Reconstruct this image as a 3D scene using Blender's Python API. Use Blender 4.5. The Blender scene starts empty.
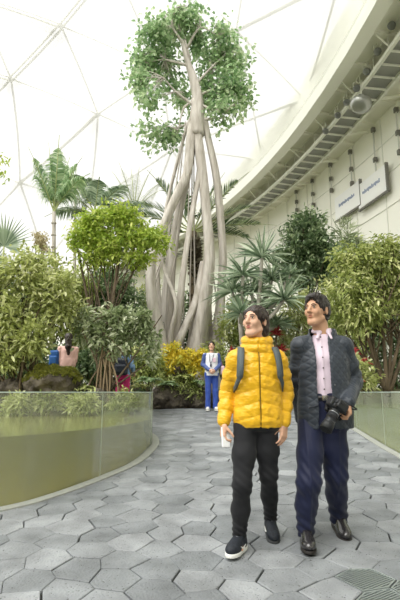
import bpy, math, random
import numpy as np
from mathutils import Vector, Matrix
random.seed(7); rng = np.random.default_rng(7)
C = bpy.context.scene.collection
PI = math.pi
F_PX, HZ, CAMZ = 480.0, 392.0, 1.0125
TH = math.atan((HZ - 300) / F_PX)
def W(px, py, Y):
    """point of the place seen at photo position (px,py) at distance Y in front of the camera"""
    x = (px - 200) / F_PX; y = (300 - py) / F_PX
    d = np.array([x, math.cos(TH) - y * math.sin(TH), math.sin(TH) + y * math.cos(TH)])
    return d * (Y / d[1]) + np.array([0, 0, CAMZ])
def gz(Y): return 0.075 * (min(Y, 11.8) - 3.445)
# ------------------------------------------------------------------ materials
def srgb(r, g, b):
    f = lambda c: (c / 255 / 12.92) if c / 255 <= 0.04045 else ((c / 255 + 0.055) / 1.055) ** 2.4
    return (f(r), f(g), f(b), 1)
MATS = {}
def mat(name, col, rough=.6, spec=.4, metal=0, noise=None, bump=None, trans=0, coat=0, sheen=0, var=None, noise_scale=(1, 1, 1)):
    """col linear-from-sRGB tuple; noise=(scale, colour2, contrast); bump=(scale,strength); var=(c2,c3) ramp over the 'var' attribute"""
    if name in MATS: return MATS[name]
    m = bpy.data.materials.new(name); m.use_nodes = True; nt = m.node_tree; N = nt.nodes; L = nt.links
    b = N['Principled BSDF']; b.inputs['Roughness'].default_value = rough
    b.inputs['Specular IOR Level'].default_value = spec; b.inputs['Metallic'].default_value = metal
    b.inputs['Coat Weight'].default_value = coat; b.inputs['Sheen Weight'].default_value = sheen
    b.inputs['Base Color'].default_value = srgb(*col)
    out = b.inputs['Base Color']; cur = None
    tc = N.new('ShaderNodeTexCoord')
    if var:
        a = N.new('ShaderNodeAttribute'); a.attribute_name = 'var'
        r = N.new('ShaderNodeValToRGB'); L.new(a.outputs['Fac'], r.inputs[0])
        cols = [col] + list(var); e = r.color_ramp.elements
        e[0].color = srgb(*cols[0]); e[1].color = srgb(*cols[-1])
        for i, c in enumerate(cols[1:-1]):
            q = e.new((i + 1) / (len(cols) - 1)); q.color = srgb(*c)
        cur = r.outputs[0]
    if noise:
        mp = N.new('ShaderNodeMapping'); mp.inputs['Scale'].default_value = noise_scale
        L.new(tc.outputs['Object'], mp.inputs[0])
        n = N.new('ShaderNodeTexNoise'); n.inputs['Scale'].default_value = noise[0]; n.inputs['Detail'].default_value = 5
        L.new(mp.outputs[0], n.inputs['Vector'])
        r = N.new('ShaderNodeValToRGB'); c = noise[2] if len(noise) > 2 else .2
        r.color_ramp.elements[0].position = .5 - c; r.color_ramp.elements[1].position = .5 + c
        L.new(n.outputs['Fac'], r.inputs[0])
        mx = N.new('ShaderNodeMix'); mx.data_type = 'RGBA'; L.new(r.outputs[0], mx.inputs[0])
        if cur: L.new(cur, mx.inputs[6])
        else: mx.inputs[6].default_value = srgb(*col)
        mx.inputs[7].default_value = srgb(*noise[1]); cur = mx.outputs[2]
    if cur: L.new(cur, out)
    if bump:
        mp = N.new('ShaderNodeMapping'); mp.inputs['Scale'].default_value = noise_scale
        L.new(tc.outputs['Object'], mp.inputs[0])
        n = N.new('ShaderNodeTexNoise'); n.inputs['Scale'].default_value = bump[0]; n.inputs['Detail'].default_value = 6
        L.new(mp.outputs[0], n.inputs['Vector'])
        bp = N.new('ShaderNodeBump'); bp.inputs['Strength'].default_value = bump[1]; bp.inputs['Distance'].default_value = bump[2] if len(bump) > 2 else .02
        L.new(n.outputs['Fac'], bp.inputs['Height']); L.new(bp.outputs[0], b.inputs['Normal'])
    if trans:
        t = N.new('ShaderNodeBsdfTranslucent'); ms = N.new('ShaderNodeMixShader'); ms.inputs[0].default_value = trans
        if cur: L.new(cur, t.inputs[0])
        else: t.inputs[0].default_value = srgb(*col)
        L.new(b.outputs[0], ms.inputs[1]); L.new(t.outputs[0], ms.inputs[2]); L.new(ms.outputs[0], N['Material Output'].inputs[0])
    MATS[name] = m; return m
def leafmat(name, a, b, c, trans=.35): return mat(name, a, rough=.42, spec=.45, var=(b, c), trans=trans)
# ------------------------------------------------------------------ mesh building
class MB:
    def __init__(s): s.V = []; s.F = []; s.A = []; s.n = 0
    def add(s, V, F, var=None):
        V = np.asarray(V, float).reshape(-1, 3)
        s.V.append(V)
        s.F += [[i + s.n for i in f] for f in F] if not isinstance(F, np.ndarray) else (F + s.n).tolist()
        s.A.append(np.full(len(V), .5) if var is None else np.broadcast_to(var, (len(V),)).astype(float))
        s.n += len(V)
    def build(s, name, m, parent=None, smooth=False):
        V = np.concatenate(s.V) if s.V else np.zeros((0, 3))
        if parent is not None:
            o_ = parent; off = np.zeros(3)
            while o_: off += np.array(o_.location); o_ = o_.parent
            V = V - off
        me = bpy.data.meshes.new(name); me.from_pydata(V.tolist(), [], s.F)
        a = me.attributes.new('var', 'FLOAT', 'POINT'); a.data.foreach_set('value', np.concatenate(s.A))
        if smooth: me.polygons.foreach_set('use_smooth', np.ones(len(me.polygons), bool))
        me.materials.append(m); me.update()
        o = bpy.data.objects.new(name, me); C.objects.link(o)
        if parent: o.parent = parent
        return o
def unit(v):
    v = np.asarray(v, float); return v / (np.linalg.norm(v, axis=-1, keepdims=True) + 1e-12)
def box(mb, c, h, R=None, bev=0.0, var=None):
    """box with chamfered edges"""
    c = np.array(c, float); h = np.array(h, float)
    if bev <= 0:
        V = np.array([[x, y, z] for x in (-1, 1) for y in (-1, 1) for z in (-1, 1)]) * h
        Fc = [[0, 1, 3, 2], [4, 6, 7, 5], [0, 4, 5, 1], [2, 3, 7, 6], [0, 2, 6, 4], [1, 5, 7, 3]]
    else:
        V = []; idx = {}
        for x in (-1, 1):
            for y in (-1, 1):
                for z in (-1, 1):
                    s = np.array([x, y, z])
                    for a in range(3):
                        q = s * h; 
                        for b_ in range(3):
                            if b_ != a: q[b_] -= s[b_] * bev
                        idx[(x, y, z, a)] = len(V); V.append(q)
        Fc = []
        for a in range(3):
            b_, c_ = (a + 1) % 3, (a + 2) % 3
            for sgn in (-1, 1):
                f = []
                for u, v in ((-1, -1), (1, -1), (1, 1), (-1, 1)):
                    k = [0, 0, 0]; k[a] = sgn; k[b_] = u; k[c_] = v; f.append(idx[(*k, a)])
                Fc.append(f if sgn > 0 else f[::-1])
        for a in range(3):
            b_, c_ = (a + 1) % 3, (a + 2) % 3
            for u in (-1, 1):
                for v in (-1, 1):
                    k0 = [0, 0, 0]; k0[a] = -1; k0[b_] = u; k0[c_] = v
                    k1 = list(k0); k1[a] = 1
                    f = [idx[(*k0, b_)], idx[(*k1, b_)], idx[(*k1, c_)], idx[(*k0, c_)]]
                    Fc.append(f if u * v < 0 else f[::-1])
        for x in (-1, 1):
            for y in (-1, 1):
                for z in (-1, 1):
                    f = [idx[(x, y, z, a)] for a in range(3)]
                    Fc.append(f if x * y * z > 0 else f[::-1])
        V = np.array(V)
    if R is not None: V = V @ np.array(R).T
    mb.add(V + c, Fc, var)
def spline(pts, n=6):
    P = np.array(pts, float)
    if len(P) < 3: return np.array([P[0] + (P[-1] - P[0]) * t for t in np.linspace(0, 1, n + 1)])
    Q = np.vstack([2 * P[0] - P[1], P, 2 * P[-1] - P[-2]]); out = []
    for i in range(1, len(Q) - 2):
        for t in np.arange(n) / n:
            a, b, c, d = Q[i - 1], Q[i], Q[i + 1], Q[i + 2]
            out.append(.5 * ((2 * b) + (c - a) * t + (2 * a - 5 * b + 4 * c - d) * t * t + (-a + 3 * b - 3 * c + d) * t ** 3))
    out.append(P[-1]); return np.array(out)
def tube(mb, pts, rad, seg=8, n=0, cap=True, ridge=0, ph=0, var=None, flat=None):
    """tube through pts (last column may be radius if rad is None); flat=(vector,factor) squeezes it"""
    P = np.array(pts, float)
    rad = np.array(rad, float) * np.ones(len(P))
    if n: Q = spline(np.c_[P, rad], n); P = Q[:, :3]; rad = Q[:, 3]
    T = np.gradient(P, axis=0); T = unit(T)
    up = np.array([0, 0, 1.]) if abs(T[0][2]) < .9 else np.array([0, 1., 0])
    U = unit(np.cross(T[0], up)); V = []
    an = np.arange(seg) * 2 * PI / seg
    for i in range(len(P)):
        U = unit(U - T[i] * np.dot(U, T[i])); B = np.cross(T[i], U)
        rr = rad[i] * (1 + ridge * (np.sin(3 * an + ph + i * .13) + .6 * np.sin(5 * an - ph * 2 - i * .21))) if ridge else rad[i] * np.ones(seg)
        ring = np.outer(np.cos(an) * rr, U) + np.outer(np.sin(an) * rr, B)
        if flat is not None:
            fv = unit(flat[0]); ring -= np.outer(ring @ fv, fv) * (1 - flat[1])
        V.append(P[i] + ring)
    V = np.concatenate(V); Fc = []
    for i in range(len(P) - 1):
        for j in range(seg):
            k = (j + 1) % seg; Fc.append([i * seg + j, i * seg + k, (i + 1) * seg + k, (i + 1) * seg + j])
    if cap: Fc.append(list(range(seg))[::-1]); Fc.append([(len(P) - 1) * seg + j for j in range(seg)])
    mb.add(V, Fc, var)
def lathe(mb, o, ax, prof, seg=20):
    """prof: list of (distance along ax, radius)"""
    ax = unit(ax); u = unit(np.cross(ax, [0, 0, 1] if abs(ax[2]) < .9 else [1, 0, 0])); v = np.cross(ax, u)
    V = []; an = np.arange(seg) * 2 * PI / seg
    for t, r in prof: V.append(np.array(o) + ax * t + np.outer(np.cos(an) * r, u) + np.outer(np.sin(an) * r, v))
    Fc = []
    for i in range(len(prof) - 1):
        for j in range(seg):
            k = (j + 1) % seg; Fc.append([i * seg + j, i * seg + k, (i + 1) * seg + k, (i + 1) * seg + j])
    Fc.append(list(range(seg))[::-1]); Fc.append([(len(prof) - 1) * seg + j for j in range(seg)])
    mb.add(np.concatenate(V), Fc)
# ------------------------------------------------------------------ names and labels
def thing(name, label, cat, loc=(0, 0, 0), group=None):
    o = bpy.data.objects.new(name, None); C.objects.link(o); o.location = tuple(float(v) for v in loc)
    o.empty_display_size = .1
    return tag(o, label, cat, group)
def tag(o, label, cat, group=None):
    o['label'] = label; o['category'] = cat
    if group: o['group'] = group
    return o
def struct(o): o['kind'] = 'structure'; return o
def stuff(o): o['kind'] = 'stuff'; return o
# ------------------------------------------------------------------ signed-distance modelling (bodies, clothes, rocks)
class Field:
    def __init__(s, lo, hi, h):
        s.h = h; s.lo = np.array(lo, float)
        s.ax = [np.arange(lo[i], hi[i] + h, h).astype(np.float32) for i in range(3)]
        s.F = np.full([len(a) for a in s.ax], .3, np.float32)
    def blk(s, lo, hi):
        sl = tuple(slice(int(np.searchsorted(s.ax[i], lo[i])), int(np.searchsorted(s.ax[i], hi[i]))) for i in range(3))
        X = s.ax[0][sl[0]][:, None, None]; Y = s.ax[1][sl[1]][None, :, None]; Z = s.ax[2][sl[2]][None, None, :]
        return sl, X, Y, Z
    def comb(s, sl, d, k, sub=False):
        a = s.F[sl]
        if a.size == 0: return
        if sub:
            d = -d
            if k > 0:
                h = np.clip(.5 + .5 * (d - a) / k, 0, 1); s.F[sl] = a * (1 - h) + d * h + k * h * (1 - h)
            else: s.F[sl] = np.maximum(a, d)
            return
        if k > 0:
            h = np.clip(.5 + .5 * (a - d) / k, 0, 1); s.F[sl] = a * (1 - h) + d * h - k * h * (1 - h)
        else: s.F[sl] = np.minimum(a, d)
    def cone(s, a, b, ra, rb, k=.02, sub=False, flat=None):
        a = np.array(a, float); b = np.array(b, float); m = max(ra, rb) + k + 2.5 * s.h
        sl, X, Y, Z = s.blk(np.minimum(a, b) - m, np.maximum(a, b) + m)
        ab = b - a; L2 = max(ab @ ab, 1e-9)
        t = np.clip(((X - a[0]) * ab[0] + (Y - a[1]) * ab[1] + (Z - a[2]) * ab[2]) / L2, 0, 1)
        dx, dy, dz = X - a[0] - t * ab[0], Y - a[1] - t * ab[1], Z - a[2] - t * ab[2]
        if flat is not None:
            n = unit(flat[0]); q = (dx * n[0] + dy * n[1] + dz * n[2]) * (1 / flat[1] - 1)
            dx, dy, dz = dx + q * n[0], dy + q * n[1], dz + q * n[2]
        d = np.sqrt(dx * dx + dy * dy + dz * dz) - (ra + t * (rb - ra))
        if flat is not None: d = d * flat[1]
        s.comb(sl, d, k, sub)
    def chain(s, pts, k=.02, flat=None):
        for (a, ra), (b, rb) in zip(pts[:-1], pts[1:]): s.cone(a, b, ra, rb, k, flat=flat)
    def ell(s, c, r, R=None, k=.02, sub=False):
        c = np.array(c, float); r = np.array(r, float) * np.ones(3); m = r.max() + k + 2.5 * s.h
        sl, X, Y, Z = s.blk(c - m, c + m); X, Y, Z = X - c[0], Y - c[1], Z - c[2]
        R = np.eye(3) if R is None else np.array(R)
        u = [(X * R[0, i] + Y * R[1, i] + Z * R[2, i]) / r[i] for i in range(3)]
        s.comb(sl, (np.sqrt(u[0] ** 2 + u[1] ** 2 + u[2] ** 2) - 1) * r.min(), k, sub)
    def box(s, c, hf, rd=.01, R=None, k=.01, sub=False):
        c = np.array(c, float); hf = np.array(hf, float); m = np.linalg.norm(hf) + k + 2.5 * s.h
        sl, X, Y, Z = s.blk(c - m, c + m); X, Y, Z = X - c[0], Y - c[1], Z - c[2]
        R = np.eye(3) if R is None else np.array(R)
        q = [np.abs(X * R[0, i] + Y * R[1, i] + Z * R[2, i]) - hf[i] + rd for i in range(3)]
        d = np.sqrt(sum(np.maximum(v, 0) ** 2 for v in q)) + np.minimum(np.maximum(np.maximum(q[0], q[1]), q[2]), 0) - rd
        s.comb(sl, d, k, sub)
    def loft(s, prof, yaw=0, c0=(0, 0), k=.02, ex=2.3):
        """prof rows: z, cx, cy, rx, ry (about c0, turned by yaw)"""
        P = np.array(prof, float); m = P[:, 3:].max() * 1.1 + k + .05
        sl, X, Y, Z = s.blk((c0[0] + P[:, 1].min() - m, c0[1] + P[:, 2].min() - m, P[0, 0] - .01 - k), (c0[0] + P[:, 1].max() + m, c0[1] + P[:, 2].max() + m, P[-1, 0] + .01 + k))
        z = Z[0, 0]; S = spline(P, 6); g = [np.interp(z, S[:, 0], S[:, i])[None, None, :] for i in range(1, 5)]
        dx, dy = X - c0[0], Y - c0[1]; ca, sa = math.cos(-yaw), math.sin(-yaw)
        x = dx * ca - dy * sa - g[0]; y = dx * sa + dy * ca - g[1]
        d = ((np.abs(x / g[2]) ** ex + np.abs(y / g[3]) ** ex) ** (1 / ex) - 1) * np.minimum(g[2], g[3])
        d = np.maximum(d, np.maximum(Z - P[-1, 0], P[0, 0] - Z)); s.comb(sl, d, k)
    def cut(s, fn):
        """keep where fn(X,Y,Z) < 0"""
        s.F = np.maximum(s.F, np.asarray(fn(s.ax[0][:, None, None], s.ax[1][None, :, None], s.ax[2][None, None, :]), np.float32))
    def mesh(s):
        F = s.F; I = F < 0
        c = np.zeros([n - 1 for n in F.shape], np.int8)
        cor = [(i, j, k) for i in (0, 1) for j in (0, 1) for k in (0, 1)]
        nx, ny, nz = c.shape
        for i, j, k in cor: c += I[i:i + nx, j:j + ny, k:k + nz]
        act = (c > 0) & (c < 8); idx = np.argwhere(act); ids = np.full(c.shape, -1, np.int64); ids[act] = np.arange(len(idx))
        acc = np.zeros((len(idx), 3)); cnt = np.zeros(len(idx))
        for a in cor:
            for ax in range(3):
                if a[ax]: continue
                b = list(a); b[ax] = 1
                fa = F[idx[:, 0] + a[0], idx[:, 1] + a[1], idx[:, 2] + a[2]]; fb = F[idx[:, 0] + b[0], idx[:, 1] + b[1], idx[:, 2] + b[2]]
                mk = (fa < 0) != (fb < 0); t = np.where(mk, fa / np.where(mk, fa - fb, 1), 0)
                p = np.tile(np.array(a, float), (len(idx), 1)); p[:, ax] += t
                acc[mk] += p[mk]; cnt[mk] += 1
        V = s.lo + (idx + acc / cnt[:, None]) * s.h; Q = []
        for ax in range(3):
            sl0 = [slice(1, -1)] * 3; sl1 = [slice(1, -1)] * 3; sl0[ax] = slice(0, -1); sl1[ax] = slice(1, None)
            A = I[tuple(sl0)]; B = I[tuple(sl1)]; o1, o2 = [(1, 2), (2, 0), (0, 1)][ax]
            for sgn in (0, 1):
                e = np.argwhere((A & ~B) if sgn == 0 else (~A & B))
                for q in range(3):
                    if q != ax: e[:, q] += 1
                def cell(d1, d2):
                    t = e.copy(); t[:, o1] += d1; t[:, o2] += d2; return ids[t[:, 0], t[:, 1], t[:, 2]]
                q = np.stack([cell(-1, -1), cell(0, -1), cell(0, 0), cell(-1, 0)], 1)
                Q.append(q if sgn == 0 else q[:, ::-1])
        Q = np.concatenate(Q); Q = Q[(Q >= 0).all(1)]; return V, Q
def smooth_mesh(V, Q, it=1, lam=.5):
    for _ in range(it):
        acc = np.zeros_like(V); cnt = np.zeros(len(V))
        for i in range(4):
            a, b = Q[:, i], Q[:, (i + 1) % 4]; np.add.at(acc, a, V[b]); np.add.at(cnt, a, 1); np.add.at(acc, b, V[a]); np.add.at(cnt, b, 1)
        V = V * (1 - lam) + acc / np.maximum(cnt, 1)[:, None] * lam
    return V
def normals(V, Q):
    n = np.cross(V[Q[:, 2]] - V[Q[:, 0]], V[Q[:, 3]] - V[Q[:, 1]]); N = np.zeros_like(V)
    for i in range(4): np.add.at(N, Q[:, i], n)
    return unit(N)
_nd = unit(np.random.default_rng(3).normal(size=(12, 3))); _np = np.random.default_rng(4).uniform(0, 6.28, 12)
def wob(P, f):
    """soft pseudo noise, about -1..1"""
    o = 0
    for i in range(12):
        q = P @ _nd[i] * f * (1 + .13 * i) + _np[i]; o = o + np.sin(q + 1.3 * np.sin(q * .61 + i))
    return o / 5
def fobj(fld, name, m, parent, disp=None, it=1, mats=None):
    V, Q = fld.mesh(); V = smooth_mesh(V, Q, it)
    if disp is not None: N = normals(V, Q); V = V + N * disp(V, N)[:, None]
    mb = MB(); mb.add(V, Q); o = mb.build(name, m, parent, True)
    return o
# ------------------------------------------------------------------ setting: camera, light
cd = bpy.data.cameras.new('camera'); cam = bpy.data.objects.new('camera', cd); C.objects.link(cam)
cam.location = (0, 0, CAMZ); cam.rotation_euler = (PI / 2 + TH, 0, 0)
cd.sensor_fit = 'VERTICAL'; cd.sensor_height = 36; cd.lens = F_PX / 600 * 36; cd.clip_end = 500
sc = bpy.context.scene; sc.camera = cam
sc.view_settings.view_transform = 'Standard'; sc.view_settings.look = 'None'; sc.view_settings.gamma = 1; sc.view_settings.exposure = 0.68
w = bpy.data.worlds.new('sky'); sc.world = w; w.use_nodes = True
w.node_tree.nodes['Background'].inputs[0].default_value = (1.0, .992, .965, 1); w.node_tree.nodes['Background'].inputs[1].default_value = .72
sd = bpy.data.lights.new('sun', 'SUN'); so = bpy.data.objects.new('sun', sd); C.objects.link(so)
sd.energy = 4.0; sd.angle = math.radians(50); sd.color = (1, .985, .95)
so.rotation_euler = Vector((-.34, -.42, .84)).to_track_quat('Z', 'Y').to_euler()
sc.cycles.transparent_max_bounces = 24; sc.cycles.max_bounces = 12; sc.cycles.diffuse_bounces = 8
# ------------------------------------------------------------------ dome
CX, CY, ZR = -42., 8., 12.0
RC = 46.9; SC = 30.; RS = math.hypot(RC, SC); DC = np.array([CX, CY, ZR - SC])
def on_dome(px, py, off=0.):
    o = np.array([0, 0, CAMZ]); d = unit(W(px, py, 1.) - o); oc = o - DC; b = oc @ d; c = oc @ oc - (RS + off) ** 2
    return o + d * (-b + math.sqrt(b * b - c))
def ringpt(R, a, z): return np.array([CX + R * math.cos(a), CY + R * math.sin(a), z])
white = mat('white_painted_steel', (238, 238, 228), .5)
pane = bpy.data.materials.new('dome_cushion_film'); pane.use_nodes = True
N_ = pane.node_tree.nodes; L_ = pane.node_tree.links; N_.remove(N_['Principled BSDF'])
t1 = N_.new('ShaderNodeBsdfTransparent'); t1.inputs[0].default_value = (.97, .97, .96, 1)
t2 = N_.new('ShaderNodeBsdfTranslucent'); t2.inputs[0].default_value = (.86, .86, .835, 1)
ms = N_.new('ShaderNodeMixShader'); ms.inputs[0].default_value = .5
L_.new(t1.outputs[0], ms.inputs[1]); L_.new(t2.outputs[0], ms.inputs[2]); L_.new(ms.outputs[0], N_['Material Output'].inputs[0])
mb = MB(); nu, nv = 96, 26; V = []
v0 = math.atan2(SC, RC)
for j in range(nv + 1):
    el = v0 + (PI / 2 - v0) * j / nv
    for i in range(nu):
        a = 2 * PI * i / nu; V.append(DC + RS * np.array([math.cos(el) * math.cos(a), math.cos(el) * math.sin(a), math.sin(el)]))
Fc = [[j * nu + i, j * nu + (i + 1) % nu, (j + 1) * nu + (i + 1) % nu, (j + 1) * nu + i] for j in range(nv) for i in range(nu)]
mb.add(V, Fc); dome = struct(mb.build('ceiling', pane, None, True))
# steel triangle lattice under the film
nodes = {'a': (61, 26), 'b': (98, 114), 'c': (11, 79), 'd': (20, 183), 'e': (236, 31), 'f': (305, 99), 'g': (262, 160), 'h': (160, 71), 'i': (172, 150),
         'j': (112, -38), 'k': (-24, -2), 'l': (180, -30), 'm': (-55, 62), 'n': (-60, 150), 'o': (340, -22), 'p': (88, 205), 'q': (-30, 235), 'r': (250, -60), 's': (45, 262), 't': (130, 245), 'u': (215, 215)}
edges = [('a', 'b', 1), ('a', 'c', 3), ('a', 'k', 3), ('a', 'j', 3), ('a', 'h', 1), ('c', 'b', 1), ('b', 'h', 1), ('b', 'i', 1), ('b', 'd', 1.6), ('b', 'p', 1), ('c', 'd', 1), ('c', 'k', 1),
         ('c', 'm', 3), ('c', 'n', 1), ('d', 'n', 1), ('d', 'q', 1), ('d', 'p', 1), ('h', 'e', 1.6), ('h', 'l', 1), ('h', 'j', 1), ('h', 'i', 1), ('i', 'e', 1), ('i', 'g', 1), ('e', 'f', 1.2), ('e', 'o', 2.2),
         ('e', 'l', 1), ('e', 'r', 1), ('i', 'p', 1), ('f', 'i', 1.4), ('g', 'f', 1.2), ('e', 'g', 1), ('f', 'o', 1.2), ('p', 's', 1), ('d', 's', 1), ('p', 't', 1), ('i', 't', 1), ('i', 'u', 1), ('g', 'u', 1), ('j', 'l', 1), ('n', 'q', 1), ('q', 's', 1)]
mb = MB()
for a, b, wd in edges:
    p, q = on_dome(*nodes[a], .3), on_dome(*nodes[b], .3); dist = np.linalg.norm((p + q) / 2)
    r = .0021 * dist * wd * .85
    Ts = np.linspace(0, 1, 7); pts = [p + (q - p) * t for t in Ts]
    pts = [DC + unit(x - DC) * (RS + .3) for x in pts]
    if wd >= 3:
        side = unit(np.cross(q - p, (p + q) / 2 - DC)) * r * .62
        tube(mb, [x + side for x in pts], r * .36, 8); tube(mb, [x - side for x in pts], r * .36, 8)
    else: tube(mb, pts, r, 8)
for k_, v in nodes.items():
    p = on_dome(*v, .3); n = unit(p - DC); r = .0048 * np.linalg.norm(p)
    lathe(mb, p - n * r * .5, n, [(0, r * .7), (r * .2, r), (r * .8, r), (r, r * .7)], 12)
mb.build('lattice', mat('dome_lattice_steel', (206, 206, 198), .5), dome)
# ------------------------------------------------------------------ ring beam, soffit, wall, catwalk along the dome's edge
def sweep(mb, prof, a0, a1, n):
    """closed cross-section [(R,z)] swept round the dome axis"""
    V = []; m = len(prof)
    for a in np.linspace(a0, a1, n + 1): V += [ringpt(R, a, z) for R, z in prof]
    Fc = [[i * m + j, i * m + (j + 1) % m, (i + 1) * m + (j + 1) % m, (i + 1) * m + j] for i in range(n) for j in range(m)]
    mb.add(V, Fc)
A0, A1 = math.radians(-40), math.radians(64)
mb = MB(); sweep(mb, [(46.97, 11.55), (47.45, 11.6), (47.75, 12.9), (46.85, 12.9)], 0, 2 * PI, 160)
struct(mb.build('trim_1', mat('ring_beam_white', (240, 240, 230), .5), None))
mb = MB(); sweep(mb, [(47.4, 11.85), (49.95, 11.55), (50.2, 11.7), (47.4, 12.0)], A0, A1, 90)
soff = struct(mb.build('trim_2', mat('cream_soffit', (244, 243, 232), .6), None))
mb = MB()
for a in np.linspace(A0, A1, 60):
    for dz, wdt in ((0, .09),):
        e = np.array([-math.sin(a), math.cos(a), 0]); c = np.array([math.cos(a), math.sin(a), 0])
        p0, p1 = ringpt(47.45, a, 11.8), ringpt(49.95, a, 11.5)
        M = (p0 + p1) / 2; d = unit(p1 - p0); R = np.stack([d, e, np.cross(d, e)], 1)
        box(mb, M, (np.linalg.norm(p1 - p0) / 2, wdt, .06), R)
mb.build('beam', mat('cream_beam', (246, 245, 235), .6), soff)
mb = MB(); sweep(mb, [(49.9, -1), (50.2, -1), (50.2, 11.7), (49.9, 11.7)], 0, 2 * PI, 200)
wall = struct(mb.build('wall_right', mat('cream_wall', (250, 249, 240), .7, noise=(.7, (246, 245, 234), .3)), None))
mb = MB()
for z in np.arange(1.4, 11.4, 1.28): sweep(mb, [(49.87, z), (49.9, z), (49.9, z + .028), (49.87, z + .028)], A0, A1, 90)
for a in np.arange(A0, A1, .042):
    e = np.array([-math.sin(a), math.cos(a), 0]); R = np.stack([[math.cos(a), math.sin(a), 0], e, [0, 0, 1]], 1)
    box(mb, ringpt(49.885, a, 5.6), (.018, .016, 5.9), R)
mb.build('panel_joint', mat('joint_grey', (222, 222, 212), .6), wall)
mb = MB(); mk = MB()
def on_cyl(px, py, R):
    o = np.array([0, 0, CAMZ]); d = W(px, py, 1.) - o; c = np.array([CX, CY]); oc = o[:2] - c
    a = d[:2] @ d[:2]; b = oc @ d[:2]; cc = oc @ oc - R * R; return o + d * ((-b + math.sqrt(b * b - a * cc)) / a)
for (x0, y0, x1, y1) in ((373, 130, 381, 182), (350, 152, 354, 182), (330, 165, 332, 190), (312, 181, 313, 205), (396, 110, 402, 150), (296, 192, 297, 210)):
    p = on_cyl(x0, y0, 49.78); q = on_cyl(x1, y1, 49.78); q[:2] = p[:2]
    tube(mb, [p, q], .035, 6)
    for t in (0, .55, 1): box(mk, p + (q - p) * t, (.07, .07, .09))
mb.build('conduit', mat('conduit_white', (205, 205, 198), .4), wall); mk.build('clamp', mat('clamp_dark', (120, 118, 112), .5), wall)
# catwalk: walkway grating, stringers, railings
CZ = 11.15
mb = MB(); sweep(mb, [(47.95, CZ), (48.05, CZ), (48.05, CZ + .13), (47.95, CZ + .13)], A0, A1, 90)
cat_s = struct(mb.build('catwalk', mat('catwalk_white', (232, 232, 222), .5), None))
mb = MB(); sweep(mb, [(48.85, CZ), (48.95, CZ), (48.95, CZ + .13), (48.85, CZ + .13)], A0, A1, 90)
for a in np.arange(A0, A1, .0125):
    e = np.array([-math.sin(a), math.cos(a), 0]); R = np.stack([[math.cos(a), math.sin(a), 0], e, [0, 0, 1]], 1)
    box(mb, ringpt(48.45, a, CZ + .03), (.42, .022, .03), R)
mb.build('stringer', mat('catwalk_white', (0, 0, 0)), cat_s)
mb = MB(); sweep(mb, [(48.05, CZ + .12), (48.85, CZ + .12), (48.85, CZ + .15), (48.05, CZ + .15)], A0, A1, 90)
mb.build('walkway_grating', mat('grating_grey', (148, 149, 143), .6), cat_s)
mb = MB()
for R_ in (47.98, 48.92):
    for z in (CZ + .55, CZ + .95): sweep(mb, [(R_ - .018, z), (R_ + .018, z), (R_ + .018, z + .036), (R_ - .018, z + .036)], A0, A1, 90)
    for a in np.arange(A0, A1, .02): tube(mb, [ringpt(R_, a, CZ), ringpt(R_, a, CZ + .97)], .018, 5)
mb.build('railing', mat('catwalk_white', (0, 0, 0)), cat_s)
mb = MB()
for a in np.arange(A0, A1, .05): tube(mb, [ringpt(48.9, a, CZ + .1), ringpt(49.9, a, CZ + .3)], .06, 6); tube(mb, [ringpt(47.98, a, CZ + .2), ringpt(47.5, a, 11.8)], .03, 6)
mb.build('strut', mat('cream_beam', (0, 0, 0)), cat_s)
# floodlights clamped along the walkway
def floodlight(p, s, lab, grp):
    t = thing('floodlight', lab, 'light', p, grp)
    m1 = MB(); lathe(m1, p + np.array([0, 0, -.05 * s]), (-.5, -.2, -.8), [(-.14 * s, .05 * s), (-.1 * s, .13 * s), (0, .19 * s), (.1 * s, .2 * s), (.13 * s, .18 * s)], 14)
    m1.build('housing', mat('floodlight_grey', (128, 130, 128), .35, metal=.3), t, True)
    m2 = MB(); tube(m2, [p + np.array([-.2 * s, 0, 0]), p + np.array([-.2 * s, 0, .25 * s]), p + np.array([.2 * s, 0, .25 * s]), p + np.array([.2 * s, 0, 0])], .02, 6)
    tube(m2, [p + np.array([0, 0, .25 * s]), p + np.array([0, 0, .5 * s])], .02, 6)
    m2.build('bracket', mat('catwalk_white', (0, 0, 0)), t)
for (px, py) in ((392, 24), (378, 50), (367, 70), (357, 87), (347, 101), (338, 114), (326, 130)):
    floodlight(on_cyl(px, py, 47.88), .62, 'small grey floodlight clamped to the catwalk railing', 'floodlights along the catwalk railing')
pb = on_cyl(361, 104, 47.95); t = thing('dome_floodlight', 'large round silver floodlight hanging under the catwalk', 'light', pb)
mb = MB(); lathe(mb, pb, (-.3, -.2, -.9), [(-.3, .08), (-.24, .2), (-.1, .33), (.06, .36), (.16, .3), (.2, .2)], 18); mb.build('housing', mat('floodlight_silver', (175, 176, 172), .25, metal=.5), t, True)
mb = MB(); tube(mb, [pb + [0, 0, .25], pb + [.1, 0, .9]], .03, 6); mb.build('bracket', mat('catwalk_white', (0, 0, 0)), t)
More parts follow.
